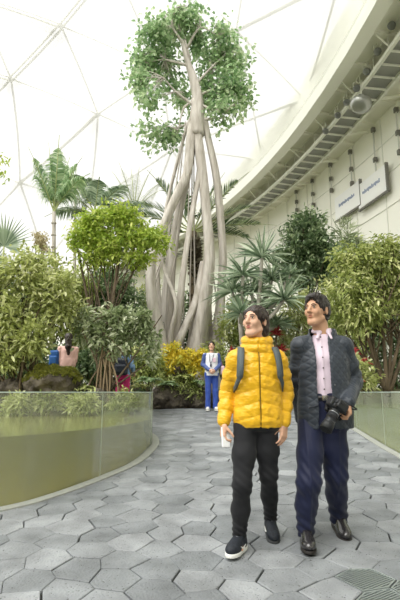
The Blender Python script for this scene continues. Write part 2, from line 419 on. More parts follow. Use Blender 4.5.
# white notice boards on the wall
for i, (x0, y0, x1, y1, x2, y2) in enumerate(((361, 188, 383, 176, 386, 192), (337, 201, 358, 190, 360, 205))):
    p = on_cyl((x0 + x1) / 2, (y0 + y1) / 2 + 6, 49.70); a = math.atan2(p[1] - CY, p[0] - CX)
    e = np.array([-math.sin(a), math.cos(a), 0]); R = np.stack([[math.cos(a), math.sin(a), 0], e, [0, 0, 1]], 1)
    t = thing('notice_board', ['white board with a blue-grey line of writing, nearer the right edge of the photo', 'white board with a faint blue-grey line of writing, nearer the trees'][i], 'sign', p)
    mb = MB(); box(mb, p, (.05, 1.0, .52), R, .02); mb.build('panel', mat('board_white', (246, 246, 244), .4), t)
    mb = MB()
    for q, (u, h_) in enumerate([(u, .05 + .03 * ((i + k) % 3 == 0)) for k, u in enumerate(np.linspace(-.6, .6, 15))]): box(mb, p + R @ np.array([-.055, u, .05 - .02 * (q % 2)]), (.006, .028, h_), R)
    mb.build('lettering', mat('board_ink', (138, 150, 180), .5), t)
    mb = MB(); box(mb, p + R @ np.array([0, -1.05, .0]), (.06, .03, .56), R); box(mb, p + R @ np.array([0, 0, -.56]), (.06, 1.05, .025), R)
    mb.build('edge_strip', mat('clamp_dark', (0, 0, 0)), t)
# ------------------------------------------------------------------ tanks outlines
LT = [(-6.2, 2.6), (-4.2, 2.75), (-2.6, 3.5), (-1.68, 4.25), (-1.37, 4.64), (-1.05, 5.29), (-.80, 6.0), (-.695, 6.94), (-.72, 7.45), (-.84, 7.95), (-1.15, 8.5), (-1.75, 8.85), (-3, 9.0), (-6.2, 9.1)]
RT = [(6.5, 3.3), (4.4, 3.7), (3.1, 4.3), (2.62, 5.2), (2.57, 6.4), (2.66, 7.9), (2.80, 9.4), (3.1, 10.2), (3.9, 10.7), (6.5, 10.9)]
LTs = spline(LT, 5); RTs = spline(RT, 5)
def offset(P, d):
    T = np.gradient(P, axis=0); T = unit(T); Nn = np.c_[T[:, 1], -T[:, 0]]; return P + Nn * d
def inside(P, x, y):
    n = len(P); r = False; j = n - 1
    for i in range(n):
        if (P[i][1] > y) != (P[j][1] > y) and x < (P[j][0] - P[i][0]) * (y - P[i][1]) / (P[j][1] - P[i][1]) + P[i][0]: r = not r
        j = i
    return r
def strip(mb, A, B, z0, z1, rel=False):
    """upright wall between two offset lines A and B"""
    n = len(A); V = []
    for i in range(n):
        ga, gb = (gz(A[i][1]), gz(B[i][1])) if rel else (0, 0)
        V += [(A[i][0], A[i][1], z0 + ga), (B[i][0], B[i][1], z0 + gb), (B[i][0], B[i][1], z1 + gb), (A[i][0], A[i][1], z1 + ga)]
    Fc = [[i * 4 + j, (i + 1) * 4 + j, (i + 1) * 4 + (j + 1) % 4, i * 4 + (j + 1) % 4] for i in range(n - 1) for j in range(4)]
    Fc += [[0, 1, 2, 3], [(n - 1) * 4 + j for j in (3, 2, 1, 0)]]; mb.add(V, Fc)
def tank_glass(name, film, haze):
    m = bpy.data.materials.new(name); m.use_nodes = True; N = m.node_tree.nodes; L = m.node_tree.links; N.remove(N['Principled BSDF'])
    tr = N.new('ShaderNodeBsdfTransparent'); tr.inputs[0].default_value = (.95, .98, .95, 1)
    gl = N.new('ShaderNodeBsdfGlossy'); gl.inputs['Roughness'].default_value = .04; gl.inputs[0].default_value = (.9, .9, .9, 1)
    df = N.new('ShaderNodeBsdfDiffuse'); df.inputs[0].default_value = srgb(*film)
    fr = N.new('ShaderNodeFresnel'); fr.inputs[0].default_value = 1.22
    m1 = N.new('ShaderNodeMixShader'); m2 = N.new('ShaderNodeMixShader')
    tc = N.new('ShaderNodeTexCoord'); nz = N.new('ShaderNodeTexNoise'); nz.inputs['Scale'].default_value = 3
    mpn = N.new('ShaderNodeMapping'); mpn.inputs['Scale'].default_value = (1, 1, .25); L.new(tc.outputs['Object'], mpn.inputs[0]); L.new(mpn.outputs[0], nz.inputs[0])
    mr = N.new('ShaderNodeMapRange'); mr.inputs[3].default_value = haze * .35; mr.inputs[4].default_value = haze * .6; mr.inputs[1].default_value = .3; mr.inputs[2].default_value = .7
    L.new(nz.outputs[0], mr.inputs[0]); L.new(mr.outputs[0], m1.inputs[0])
    L.new(tr.outputs[0], m1.inputs[1]); L.new(df.outputs[0], m1.inputs[2]); mf_ = N.new('ShaderNodeMath'); mf_.operation = 'MULTIPLY'; mf_.inputs[1].default_value = .22; L.new(fr.outputs[0], mf_.inputs[0]); L.new(mf_.outputs[0], m2.inputs[0])
    L.new(m1.outputs[0], m2.inputs[1]); L.new(gl.outputs[0], m2.inputs[2]); L.new(m2.outputs[0], N['Material Output'].inputs[0]); return m
def water_mat(name, top, low, z0, z1):
    m = bpy.data.materials.new(name); m.use_nodes = True; N = m.node_tree.nodes; L = m.node_tree.links; b = N['Principled BSDF']
    b.inputs['Roughness'].default_value = .12; b.inputs['Specular IOR Level'].default_value = .5
    g = N.new('ShaderNodeNewGeometry'); sx = N.new('ShaderNodeSeparateXYZ'); L.new(g.outputs['Position'], sx.inputs[0])
    nz = N.new('ShaderNodeTexNoise'); nz.inputs['Scale'].default_value = 1.6; nz.inputs['Detail'].default_value = 4; L.new(g.outputs['Position'], nz.inputs['Vector'])
    ad = N.new('ShaderNodeMath'); ad.operation = 'MULTIPLY_ADD'; L.new(nz.outputs[0], ad.inputs[0]); ad.inputs[1].default_value = .35; L.new(sx.outputs[2], ad.inputs[2])
    mr = N.new('ShaderNodeMapRange'); mr.inputs[1].default_value = z0 + .17; mr.inputs[2].default_value = z1 + .17; L.new(ad.outputs[0], mr.inputs[0])
    r = N.new('ShaderNodeMix'); r.data_type = 'RGBA'; r.inputs[6].default_value = srgb(*low); r.inputs[7].default_value = srgb(*top)
    L.new(mr.outputs[0], r.inputs[0]); L.new(r.outputs[2], b.inputs['Base Color']); return m
def poly_water(P, back, z0, z1):
    """water body as a closed prism over outline P closed by extra back points"""
    Q = [tuple(p) for p in P] + back; n = len(Q); mb = MB()
    V = [(x, y, z0) for x, y in Q] + [(x, y, z1) for x, y in Q]
    mb.add(V, [[i, (i + 1) % n, n + (i + 1) % n, n + i] for i in range(n)] + [list(range(n, 2 * n))]); return mb
GT = 1.0125
for nm, P, sg, lab, zt, top, low, gl in (
    ('left', LTs, -1, 'curved glass-walled pool of murky olive water beside the left of the path', .635, (124, 122, 70), (178, 158, 30), ((205, 206, 184), .40)),
    ('right', RTs, 1, 'glass-walled pool of pale green water at the right edge of the path', .80, (138, 148, 98), (170, 162, 62), ((205, 208, 190), .34))):
    t = thing('water_tank', lab, 'pool', (P[len(P) // 2][0], P[len(P) // 2][1], 0))
    mb = MB(); strip(mb, offset(P, 0), offset(P, .022 * sg), -.4, GT - .006); mb.build('glass_wall', tank_glass('tank_glass_' + nm, *gl), t)
    mb = MB(); strip(mb, offset(P, -.002 * sg), offset(P, .024 * sg), GT - .006, GT + .003); mb.build('rim', mat('glass_edge', (205, 222, 212), .3), t)
    mb = MB(); arc = np.r_[0, np.cumsum(np.linalg.norm(np.diff(P, axis=0), axis=1))]
    for s_ in np.arange(.9, arc[-1], 1.75):
        i = int(np.searchsorted(arc, s_)); i = min(i, len(P) - 2); q = P[i]; tn = unit(P[i + 1] - P[i])
        R = np.stack([[tn[0], tn[1], 0], [-tn[1], tn[0], 0], [0, 0, 1]], 1)
        mb = MB(); box(mb, (q[0], q[1], .3), (.0022, .003, .71), R); mb.build('seal', mat('silicone_joint', (172, 180, 164), .4), t)
    Pw = offset(P, .03 * sg)
    if nm == 'left': wb = poly_water(Pw, [(-9, 8.9), (-9, 2.6)], -.5, zt)
    else: wb = poly_water(Pw, [(7.5, 10.8), (7.5, 3.3)], -.5, zt)
    wb.build('water', water_mat('murky_water_' + nm, top, low, 0., zt), t)
    mb = MB(); strip(mb, offset(P, -.105 * sg), offset(P, -.003 * sg), -.1, .012, True)
    struct(mb.build('kerb', mat('pale_kerb_stone', (170, 172, 166), .8, noise=(18, (150, 152, 146), .25), bump=(60, .3, .004)), None))
# ------------------------------------------------------------------ paving of six-sided stones
a_ = .16; KL = offset(LTs, .1); KR = offset(RTs, -.1)
rv = np.random.default_rng(12)
LTp = list(LTs) + [(-9, 9), (-9, 2)]; RTp = list(RTs) + [(9, 11), (9, 3)]
hj = {}
def corner(x, y):
    k = (round(x / (a_ / 2)), round((y - 1.6) / (a_ * math.sqrt(3) / 2)))
    if k not in hj: hj[k] = np.array([x, y]) + rv.uniform(-.037, .037, 2)
    return hj[k]
paver = MB(); grates = []
gcent = [W(374, 577, 3.03)[:2], W(368, 598, 2.8)[:2], W(398, 597, 2.8)[:2]]
hexes = []
for i in range(-20, 22):
    for j in range(-1, 42):
        cx = i * a_ * 1.5; cy = 1.6 + (j + .5 * (i % 2)) * a_ * math.sqrt(3)
        if cy > 11.9 or cx > 4.6 or cx < -4.2: continue
        if inside(LTp, cx, cy) and inside(LTp, cx + .2, cy) and inside(LTp, cx, cy - .2): continue
        if inside(RTp, cx, cy) and inside(RTp, cx - .2, cy): continue
        cs = [corner(cx + a_ * math.cos(k * PI / 3), cy + a_ * math.sin(k * PI / 3)) for k in range(6)]
        hexes.append((cx, cy, cs))
gi = set()
for g in gcent:
    k = min((n for n in range(len(hexes)) if n not in gi), key=lambda n: (hexes[n][0] - g[0]) ** 2 + (hexes[n][1] - g[1]) ** 2); gi.add(k)
ew = {}
def inset_poly(cs, ds):
    n = len(cs); out = []; ln = []
    for k in range(n):
        p, q = cs[k], cs[(k + 1) % n]; d = unit(q - p); nn = np.array([-d[1], d[0]]); ln.append((p + nn * ds[k], d))
    for k in range(n):
        (p, d), (q, e) = ln[k - 1], ln[k]; den = d[0] * e[1] - d[1] * e[0]
        t = ((q[0] - p[0]) * e[1] - (q[1] - p[1]) * e[0]) / den if abs(den) > 1e-4 else 0; r_ = p + d * t - cs[k]; l_ = np.linalg.norm(r_); out.append(cs[k] + r_ * min(1, .016 / l_) if l_ > 1e-9 else cs[k])
    return out
for n, (cx, cy, cs) in enumerate(hexes):
    ds = []
    for k in range(6):
        m = (cs[k] + cs[(k + 1) % 6]) / 2; key = (round(m[0] * 200), round(m[1] * 200))
        if key not in ew: ew[key] = rv.choice([.0014, .0042, .0065], p=[.42, .33, .25])
        ds.append(ew[key])
    if n in gi: grates.append((cx, cy, cs)); continue
    o = inset_poly(cs, ds); i2 = inset_poly(cs, [d + .004 for d in ds]); lift = rv.uniform(-.002, .002)
    V = [(p[0], p[1], gz(p[1]) - .03) for p in o] + [(p[0], p[1], gz(p[1]) - .004 + lift) for p in o] + [(p[0], p[1], gz(p[1]) + lift) for p in i2]
    paver.add(V, [[k, (k + 1) % 6, 6 + (k + 1) % 6, 6 + k] for k in range(6)] + [[6 + k, 6 + (k + 1) % 6, 12 + (k + 1) % 6, 12 + k] for k in range(6)] + [list(range(12, 18))], rv.uniform(0, 1))
def paving_mat():
    m = bpy.data.materials.new('paving_stone'); m.use_nodes = True; N = m.node_tree.nodes; L = m.node_tree.links; b = N['Principled BSDF']
    b.inputs['Roughness'].default_value = .62; b.inputs['Specular IOR Level'].default_value = .35
    g = N.new('ShaderNodeNewGeometry'); at = N.new('ShaderNodeAttribute'); at.attribute_name = 'var'
    r = N.new('ShaderNodeValToRGB'); r.color_ramp.elements[0].color = srgb(118, 122, 125); r.color_ramp.elements[1].color = srgb(145, 148, 151); L.new(at.outputs['Fac'], r.inputs[0])
    n1 = N.new('ShaderNodeTexNoise'); n1.inputs['Scale'].default_value = 4; n1.inputs['Detail'].default_value = 8; L.new(g.outputs['Position'], n1.inputs['Vector'])
    mr = N.new('ShaderNodeMapRange'); mr.inputs[1].default_value = .3; mr.inputs[2].default_value = .7; mr.inputs[3].default_value = .68; mr.inputs[4].default_value = 1.24; L.new(n1.outputs[0], mr.inputs[0])
    mx = N.new('ShaderNodeMix'); mx.data_type = 'RGBA'; mx.blend_type = 'MULTIPLY'; mx.inputs[0].default_value = 1; L.new(r.outputs[0], mx.inputs[6]); L.new(mr.outputs[0], mx.inputs[7])
    n2 = N.new('ShaderNodeTexVoronoi'); n2.inputs['Scale'].default_value = 62; L.new(g.outputs['Position'], n2.inputs['Vector'])
    n3 = N.new('ShaderNodeTexNoise'); n3.inputs['Scale'].default_value = 30; L.new(g.outputs['Position'], n3.inputs['Vector'])
    sm = N.new('ShaderNodeMath'); sm.operation = 'MULTIPLY_ADD'; sm.inputs[1].default_value = .9; L.new(n3.outputs[0], sm.inputs[0]); L.new(n2.outputs['Distance'], sm.inputs[2])
    r2 = N.new('ShaderNodeValToRGB'); r2.color_ramp.elements[0].position = .5; r2.color_ramp.elements[1].position = .62; r2.color_ramp.elements[0].color = (.16, .16, .16, 1); L.new(sm.outputs[0], r2.inputs[0])
    m2 = N.new('ShaderNodeMix'); m2.data_type = 'RGBA'; m2.blend_type = 'MULTIPLY'; m2.inputs[0].default_value = 1; L.new(mx.outputs[2], m2.inputs[6]); L.new(r2.outputs[0], m2.inputs[7])
    L.new(m2.outputs[2], b.inputs['Base Color'])
    bp = N.new('ShaderNodeBump'); bp.inputs['Strength'].default_value = .5; bp.inputs['Distance'].default_value = .006; L.new(sm.outputs[0], bp.inputs['Height']); L.new(bp.outputs[0], b.inputs['Normal'])
    return m
floor = struct(paver.build('floor', paving_mat(), None))
mb = MB(); mb.add([(-9, -8, gz(-8) - .02), (9, -8, gz(-8) - .02), (9, 11.9, gz(11.9) - .02), (-9, 11.9, gz(11.9) - .02)], [[0, 1, 2, 3]])
mb.build('joint_bed', mat('joint_soil', (58, 58, 54), .95), floor)
steel = mat('galvanised_steel', (176, 184, 184), .35, metal=.6)
for n, (cx, cy, cs) in enumerate(grates):
    z = gz(cy); t = thing('drain_grate', ['six-sided metal drain grate furthest from the camera, beside paving stones', 'six-sided metal drain grate at the bottom edge, left one of the front two', 'six-sided metal drain grate at the bottom right corner'][n], 'drain cover', (cx, cy, z))
    o = inset_poly(cs, [.006] * 6); i1 = inset_poly(cs, [.022] * 6); mb = MB()
    V = []
    for P_, zz in ((o, -.03), (o, .002), (i1, .002), (i1, -.03)): V += [(p[0], p[1], gz(p[1]) + zz) for p in P_]
    mb.add(V, [[r_ * 6 + k, r_ * 6 + (k + 1) % 6, (r_ + 1) * 6 + (k + 1) % 6, (r_ + 1) * 6 + k] for r_ in range(3) for k in range(6)])
    mb.build('frame', steel, t)
    mb = MB()
    for d in np.arange(-.3, .3, .0175):
        dr = unit(np.array([1., .62])); nn = np.array([-dr[1], dr[0]]); p0 = np.array([cx, cy]) + nn * d; ts = []
        for k in range(6):
            p, q = i1[k], i1[(k + 1) % 6]; e = q - p; den = dr[0] * e[1] - dr[1] * e[0]
            if abs(den) < 1e-6: continue
            t_ = ((p[0] - p0[0]) * e[1] - (p[1] - p0[1]) * e[0]) / den; u_ = ((p[0] - p0[0]) * dr[1] - (p[1] - p0[1]) * dr[0]) / den
            if 0 <= u_ <= 1: ts.append(t_)
        if len(ts) >= 2:
            A = p0 + dr * min(ts); B = p0 + dr * max(ts); M = (A + B) / 2; sl_ = unit(np.array([B[0] - A[0], B[1] - A[1], gz(B[1]) - gz(A[1])])); sd_ = np.array([nn[0], nn[1], 0])
            box(mb, (M[0], M[1], gz(M[1]) - .012), (np.linalg.norm(B - A) / 2, .0042, .012), np.stack([sl_, sd_, np.cross(sl_, sd_)], 1))
    mb.build('bars', steel, t)
# ------------------------------------------------------------------ garden ground
def sst(a, b, x): t_ = min(max((x - a) / (b - a), 0), 1); return t_ * t_ * (3 - 2 * t_)
def garden_z(x, y):
    base = .60 + .06 * math.sin(x * 1.7 + y) * math.cos(y * 1.3)
    bed = base + .55 * sst(11.8, 14.5, y) * (1 - .6 * sst(18, 26, y))
    z = bed
    if x < -.6 and y < 9.3: z = -.4 + (1.12) * sst(7.5, 8.3, y + .1 * math.sin(x * 3))
    if x > 2.4:
        z = max(z if y > 11.5 else .3, 1.02 * sst(3.3, 3.7, x + .35 * (y < 6)) + .06 * math.sin(x * 3 + y * 2)) if y < 14 else z
    if -.9 < x < 2.7 and y < 11.9: z = gz(y) - .15
    if x <= -.9 and 9.3 <= y < 11.3: z = .56
    return z
mb = MB(); xs = np.arange(-22, 22.1, .22); ys = np.arange(3, 46, .22)
V = np.array([(x, y, garden_z(x, y)) for y in ys for x in xs]); nx = len(xs)
V[:, 2] += .03 * wob(V * [1, 1, 0], 5)
Fc = [[j * nx + i, j * nx + i + 1, (j + 1) * nx + i + 1, (j + 1) * nx + i] for j in range(len(ys) - 1) for i in range(nx - 1)]
mb.add(V, Fc); struct(mb.build('garden_ground', mat('garden_soil', (74, 66, 50), .95, noise=(2.5, (84, 92, 52), .2), bump=(14, .8, .05)), None, True))
mb = MB(); mb.add([(-95, -45, -.5), (9.2, -45, -.5), (9.2, 62, -.5), (-95, 62, -.5)], [[0, 1, 2, 3]])
struct(mb.build('subsoil', mat('far_ground', (120, 122, 106), .95), None))
# pale concrete edge of the right-hand bank
mb = MB(); PB = spline([(3.55, 4.4), (3.5, 6.2), (3.55, 8.4), (3.75, 9.6), (4.5, 10.2)], 5); strip(mb, PB, offset(PB, .14), .3, 1.03)
struct(mb.build('bank_edge', mat('bank_concrete', (158, 156, 142), .85, noise=(5, (128, 130, 112), .25), bump=(20, .4)), None))
# ------------------------------------------------------------------ foliage tools
def leaves(mb, P, D, Nn, L, Wd, fold=.25, droop=.12, var=None, round_=.5):
    """six-point folded leaves: P base, D direction, Nn face normal"""
    n = len(P)
    if n == 0: return
    D = unit(D); S = unit(np.cross(D, Nn)); U = np.cross(S, D)
    L = np.broadcast_to(L, (n,))[:, None]; Wd = np.broadcast_to(Wd, (n,))[:, None]
    g = np.array([0, 0, -1.])
    b = P; tip = P + D * L + g * L * droop
    c1 = P + D * L * .35 ; c2 = P + D * L * (.7) + g * L * droop * .45
    w1, w2 = Wd * (.5), Wd * (.25 + .25 * round_)
    V = np.stack([b, c1 + S * w1 + U * w1 * fold, c2 + S * w2 + U * w2 * fold, tip, c2 - S * w2 + U * w2 * fold, c1 - S * w1 + U * w1 * fold], 1).reshape(-1, 3)
    i = (np.arange(n) * 6)[:, None]; Fq = np.concatenate([i + [0, 1, 2, 3], i + [0, 3, 4, 5]])
    v = rng.uniform(0, 1, n) if var is None else var
    mb.add(V, Fq, np.repeat(v, 6))
def blades(mb, P, D, Nn, L, Wd, droop=.3, seg=3, var=None, base=.5):
    """long strap leaves, seg pieces"""
    n = len(P)
    if n == 0: return
    D = unit(D); S = unit(np.cross(D, Nn)); L = np.broadcast_to(L, (n,))[:, None]; Wd = np.broadcast_to(Wd, (n,))[:, None]
    dr = np.broadcast_to(droop, (n,))[:, None]
    rows = []
    for s in range(seg + 1):
        t = s / seg; c = P + D * L * t * (1 - .12 * dr * t) + np.array([0, 0, -1.]) * L * dr * t * t
        w = Wd * .5 * (max(.04, (base + (1 - base) * min(1, t * 4)) * (1 - t ** 2.2)))
        rows.append(c + S * w); rows.append(c - S * w)
    V = np.stack(rows, 1).reshape(-1, 3); m = 2 * (seg + 1); i = (np.arange(n) * m)[:, None]
    Fq = np.concatenate([i + [2 * s, 2 * s + 1, 2 * s + 3, 2 * s + 2] for s in range(seg)])
    v = rng.uniform(0, 1, n) if var is None else var
    mb.add(V, Fq, np.repeat(v, m))
def rdir(n, up=0.): 
    d = rng.normal(size=(n, 3)); d[:, 2] += up; return unit(d)
def crown_points(blobs, n, shell=.55):
    """clump centres inside ellipsoids (x,y,z,rx,ry,rz), favouring the outer shell"""
    B = np.array(blobs, float); wt = (B[:, 3] * B[:, 4] * B[:, 5]) ** .67; k = rng.choice(len(B), n, p=wt / wt.sum())
    d = rdir(n); r = (shell + (1 - shell) * rng.uniform(0, 1, n)) * rng.uniform(.72, 1.05, n)
    return B[k, :3] + d * r[:, None] * B[k, 3:], d
def clumps(mb, Cn, out, per, spread, L, Wd, up=.4, droop=.2, fold=.3, round_=.6, lv=.3, outw=.9):
    n = len(Cn); P = np.repeat(Cn, per, 0) + rng.normal(size=(n * per, 3)) * spread
    D = unit(np.repeat(out, per, 0) * outw + rng.normal(size=(n * per, 3)) * .75 + [0, 0, up * .4])
    Nn = unit(rng.normal(size=(n * per, 3)) * .5 + [0, 0, 1] + D * .2)
    base = np.repeat(rng.uniform(0, 1, n), per)
    v = np.clip(base * .6 + rng.uniform(0, 1, n * per) * .5 - .05, 0, 1)
    leaves(mb, P, D, Nn, L * rng.uniform(.7, 1.2, n * per), Wd * rng.uniform(.8, 1.15, n * per), fold, droop, v, round_)
def twigs(mb, root, Cn, r0, r1=.006, bend=.3, seg=5):
    for c in Cn:
        m = (np.array(root) * .5 + c * .5) + rng.normal(size=3) * bend * np.linalg.norm(c - root) * .2 + [0, 0, .05]
        tube(mb, [root, m, c], [r0, (r0 + r1) / 2, r1], seg, 3, cap=False)
LEAF = {  # green ramps spread wide, putting leaf highlights and shaded gaps into the colour
 'pale': leafmat('leaf_pale_green', (126, 138, 72), (192, 200, 130), (244, 244, 206)),
 'olive': leafmat('leaf_olive', (96, 112, 54), (166, 178, 100), (238, 238, 182)),
 'deep': leafmat('leaf_deep_green', (66, 88, 58), (112, 136, 94), (192, 206, 164)),
 'lime': leafmat('leaf_lime', (134, 162, 66), (180, 200, 88), (224, 228, 136), .45),
 'fig': leafmat('leaf_fig', (108, 142, 100), (166, 194, 144), (228, 238, 204), .6),
 'silver': leafmat('leaf_silver_green', (98, 116, 74), (164, 178, 134), (240, 242, 220)),
 'blue': leafmat('leaf_blue_green', (92, 114, 90), (146, 166, 136), (212, 224, 198)),
 'yellow': leafmat('leaf_yellow', (226, 208, 66), (242, 226, 96), (168, 182, 80)),
 'red': leafmat('leaf_red', (150, 40, 54), (196, 74, 80), (214, 120, 110)),
 'dry': leafmat('leaf_dry', (196, 186, 150), (214, 204, 172), (170, 160, 120)),
 'wispy': leafmat('leaf_grey_green', (150, 160, 140), (184, 190, 172), (208, 212, 198)),
}
bark_grey = mat('bark_pale_grey', (208, 202, 194), .85, noise=(3, (168, 160, 150), .2), bump=(6, .7, .05), noise_scale=(3, 3, .5))
bark_brown = mat('bark_brown', (112, 98, 78), .9, noise=(4, (78, 68, 54), .2), bump=(10, .8, .03), noise_scale=(2, 2, .6))
def px_blobs(Y, lst):
    """lst rows: px,py,rx_px,rz_px[,dy] -> ellipsoids at distance Y"""
    out = []
    for r in lst:
        Yd = Y + (r[4] if len(r) > 4 else 0); c = W(r[0], r[1], Yd); k = Yd / F_PX; out.append((*c, r[2] * k, min(r[2], r[3]) * k * .9, r[3] * k))
    return out
def shrub(name, label, cat, Y, base_px, blobs, leaf, n, per, L, Wd, group=None, stems=5, r0=.03, spread=.05, bark=None, base_z=None, zfix=None, shell=.45, **kw):
    """a bush: stems part and foliage part"""
    b = W(*base_px, Y); b[2] = garden_z(b[0], b[1]) if base_z is None else base_z
    t = thing(name, label, cat, b, group); B = px_blobs(Y, blobs); Cn, out = crown_points(B, n, shell)
    mb = MB(); k = max(6, n // 14); sel = Cn[rng.choice(n, k)]
    for s in range(stems):
        ax_ = b + rng.normal(size=3) * [.06, .06, 0] * (Y / 10); top = np.array(B[s % len(B)][:3]) + rng.normal(size=3) * .12 + np.array([0, .25, -.6]) * B[s % len(B)][5]
        mid = (ax_ + top) / 2 + rng.normal(size=3) * .06
        tube(mb, [ax_ - [0, 0, .08], mid, top], [r0, r0 * .75, r0 * .45], 7, 4)
        twigs(mb, mid, sel[s::stems * 2], r0 * .45); twigs(mb, top, sel[s + stems::stems * 2], r0 * .4)
    mb.build('stem', bark or bark_brown, t, True)
    mb = MB(); clumps(mb, Cn, out, per, spread, L, Wd, **kw); mb.build('foliage', LEAF[leaf], t)
    return t
# ------------------------------------------------------------------ the tall fig on stilt roots
YF = 13.6
bF = W(188, 360, YF); bF[2] = garden_z(bF[0], YF)
fig = thing('stilt_fig_tree', 'very tall fig tree standing on splayed pale grey stilt roots', 'tree', bF)
def down(px, Y, dz=-.25): q = W(px, 380, Y); q[2] = garden_z(q[0], Y) + dz; return q
roots = [
 ([(192, 120), (190, 141), (187, 172), (171, 207), (156, 245), (151, 268), (153, 302), (161, 345)], [5, 6, 6, 6, 6, 6.5, 7, 9], -.7),
 ([(196, 118), (190, 160), (179, 212), (172, 256), (169, 295), (168, 337)], [4, 5, 6, 7, 8, 10], .1),
 ([(200, 135), (199, 172), (190, 226), (182, 283), (177, 333)], [2.5, 3, 3.6, 4.2, 5], -.35),
 ([(196, 100), (197, 130), (202, 172), (206, 210), (209, 256), (205, 295), (197, 345)], [7, 6.5, 6.5, 6.5, 7.5, 9, 14], -.2),
 ([(204, 118), (208, 138), (216, 176), (221, 226), (223, 262), (221, 302), (217, 345)], [4.5, 4.6, 5, 5, 5.4, 6, 8], .15),
 ([(188, 122), (181, 148), (170, 191), (164, 222), (158, 262), (160, 330)], [2, 2.2, 2.3, 2.3, 2.5, 4], .5),
 ([(203, 262), (196, 300), (184, 330), (176, 352)], [3.5, 4.5, 5, 6], -.5),
 ([(207, 290), (206, 320), (208, 350)], [6, 8, 10], .35),
 ([(158, 250), (166, 275), (176, 305), (170, 340)], [2.2, 2.4, 2.6, 4], -.6)]
for i, (pp, rr, dy) in enumerate(roots):
    mb = MB(); pts = []; n = len(pp)
    for j, ((px, py), r) in enumerate(zip(pp, rr)): pts.append((*W(px, py, YF + dy * min(1, j / max(1, n - 2)) * (1 if i < 6 else 1)), r * YF / F_PX * .76))
    q = down(pp[-1][0] + (pp[-1][0] - pp[-2][0]) * .5, YF + dy); pts.append((*q, rr[-1] * 1.35 * YF / F_PX))
    P = np.array(pts); tube(mb, P[:, :3], P[:, 3], 16, 6, ridge=.11, ph=i * 1.7)
    mb.build('stilt_root', bark_grey, fig, True)
mb = MB()
for k in range(10):                                    # fine hanging roots
    x0 = rng.uniform(150, 222); tx = 192 + (x0 - 188) * .25; dy = rng.uniform(-.5, .5)
    P = [W(tx, rng.uniform(120, 150), YF + dy * .3), W((x0 + tx) / 2, 240, YF + dy), W(x0, 300, YF + dy), down(x0, YF + dy)]
    tube(mb, P, [.015, .02, .022, .03], 6, 6)
mb.build('aerial_root', bark_grey, fig, True)
mb = MB(); tr = [(197, 136), (197, 118), (198, 100), (194, 80), (188, 62), (182, 40)]
P = np.array([(*W(x, y, YF), r * YF / F_PX) for (x, y), r in zip(tr, [8, 7.8, 6.3, 5, 3.4, 2])]); tube(mb, P[:, :3], P[:, 3], 14, 5, ridge=.09)
mb.build('trunk', bark_grey, fig, True)
FB = px_blobs(YF, [(183, 16, 24, 18, -.2), (186, 100, 14, 12, .5), (176, 82, 16, 16, .6), (206, 84, 12, 14, .6), (196, 40, 16, 16, .4), (157, 34, 24, 22), (146, 60, 22, 22, .2), (140, 80, 16, 18), (150, 98, 16, 13, -.3), (172, 30, 22, 20, .5), (165, 60, 20, 20, .4),
                   (220, 38, 20, 20), (228, 60, 22, 22, .3), (232, 84, 22, 22), (226, 108, 20, 16, -.2), (244, 98, 12, 12), (208, 60, 12, 16, .5), (212, 100, 12, 18, .4),
                   (150, 128, 17, 10), (160, 141, 20, 9, .3), (176, 132, 12, 10, .4), (196, 12, 14, 12), (217, 122, 10, 9)])
Cn, out = crown_points(FB, 640, .25)
mb = MB()
limbs = [((190, 66), (165, 60), (148, 62)), ((184, 45), (172, 25), (176, 8)), ((196, 84), (213, 66), (228, 52)), ((198, 96), (216, 88), (236, 84)), ((198, 104), (222, 112), (234, 104)),
         ((197, 118), (178, 128), (158, 132)), ((197, 108), (176, 92), (164, 78)), ((190, 60), (180, 30), (160, 28)), ((186, 50), (200, 28), (218, 36)), ((200, 122), (212, 118), (222, 118)), ((196, 100), (184, 108), (178, 130))]
ends = []
for l in limbs:
    dy = rng.uniform(-.7, .7); q = [W(*l[0], YF), W(*l[1], YF + dy * .5), W(*l[2], YF + dy)]; tube(mb, q, [.05, .034, .016], 8, 5); ends += [q[1], q[2]]
ends = np.array(ends)
for c in Cn[::2]:
    e = ends[np.argmin(((ends - c) ** 2).sum(1))]; m = (e + c) / 2 + rng.normal(size=3) * .08 + [0, 0, .06]; tube(mb, [e, m, c], [.02, .012, .005], 5, 2, cap=False)
mb.build('branch', bark_grey, fig, True)
mb = MB(); clumps(mb, Cn, out, 11, .15, .16, .095, up=0, droop=.3, round_=.95, outw=.5); mb.build('foliage', LEAF['fig'], fig)
# ------------------------------------------------------------------ palms
def frond(mb, ms, P0, d0, L, sag, ll, lw, n=44, curl=.5, side=None, lv=.3, vee=.35):
    """feather leaf: midrib into ms, leaflets into mb"""
    d0 = unit(d0); ts = np.linspace(0, 1, 9); pts = np.array([P0 + d0 * L * t + np.array([0, 0, -1.]) * sag * L * t * t for t in ts])
    tube(ms, pts, np.linspace(.022, .004, 9) * L / 2.2, 5, cap=False)
    t = np.linspace(.16, .99, n); Pm = np.stack([np.interp(t, ts, pts[:, k]) for k in range(3)], 1); T = unit(np.gradient(Pm, axis=0))
    S = np.cross(T, [0, 0, 1.]); S = unit(np.where(np.linalg.norm(S, axis=1, keepdims=True) < .05, [1., 0, 0], S)); U = np.cross(S, T)
    for sg in (-1, 1):
        D = unit(S * sg + T * .75 + U * vee + rng.normal(size=(n, 3)) * .07)
        ln = ll * np.sin(np.clip(t * 1.1 + .12, 0, 1) * PI) ** .6 * rng.uniform(.85, 1.1, n) + .02
        blades(mb, Pm, D, U, ln, lw, curl, 3, rng.uniform(0, 1, n))
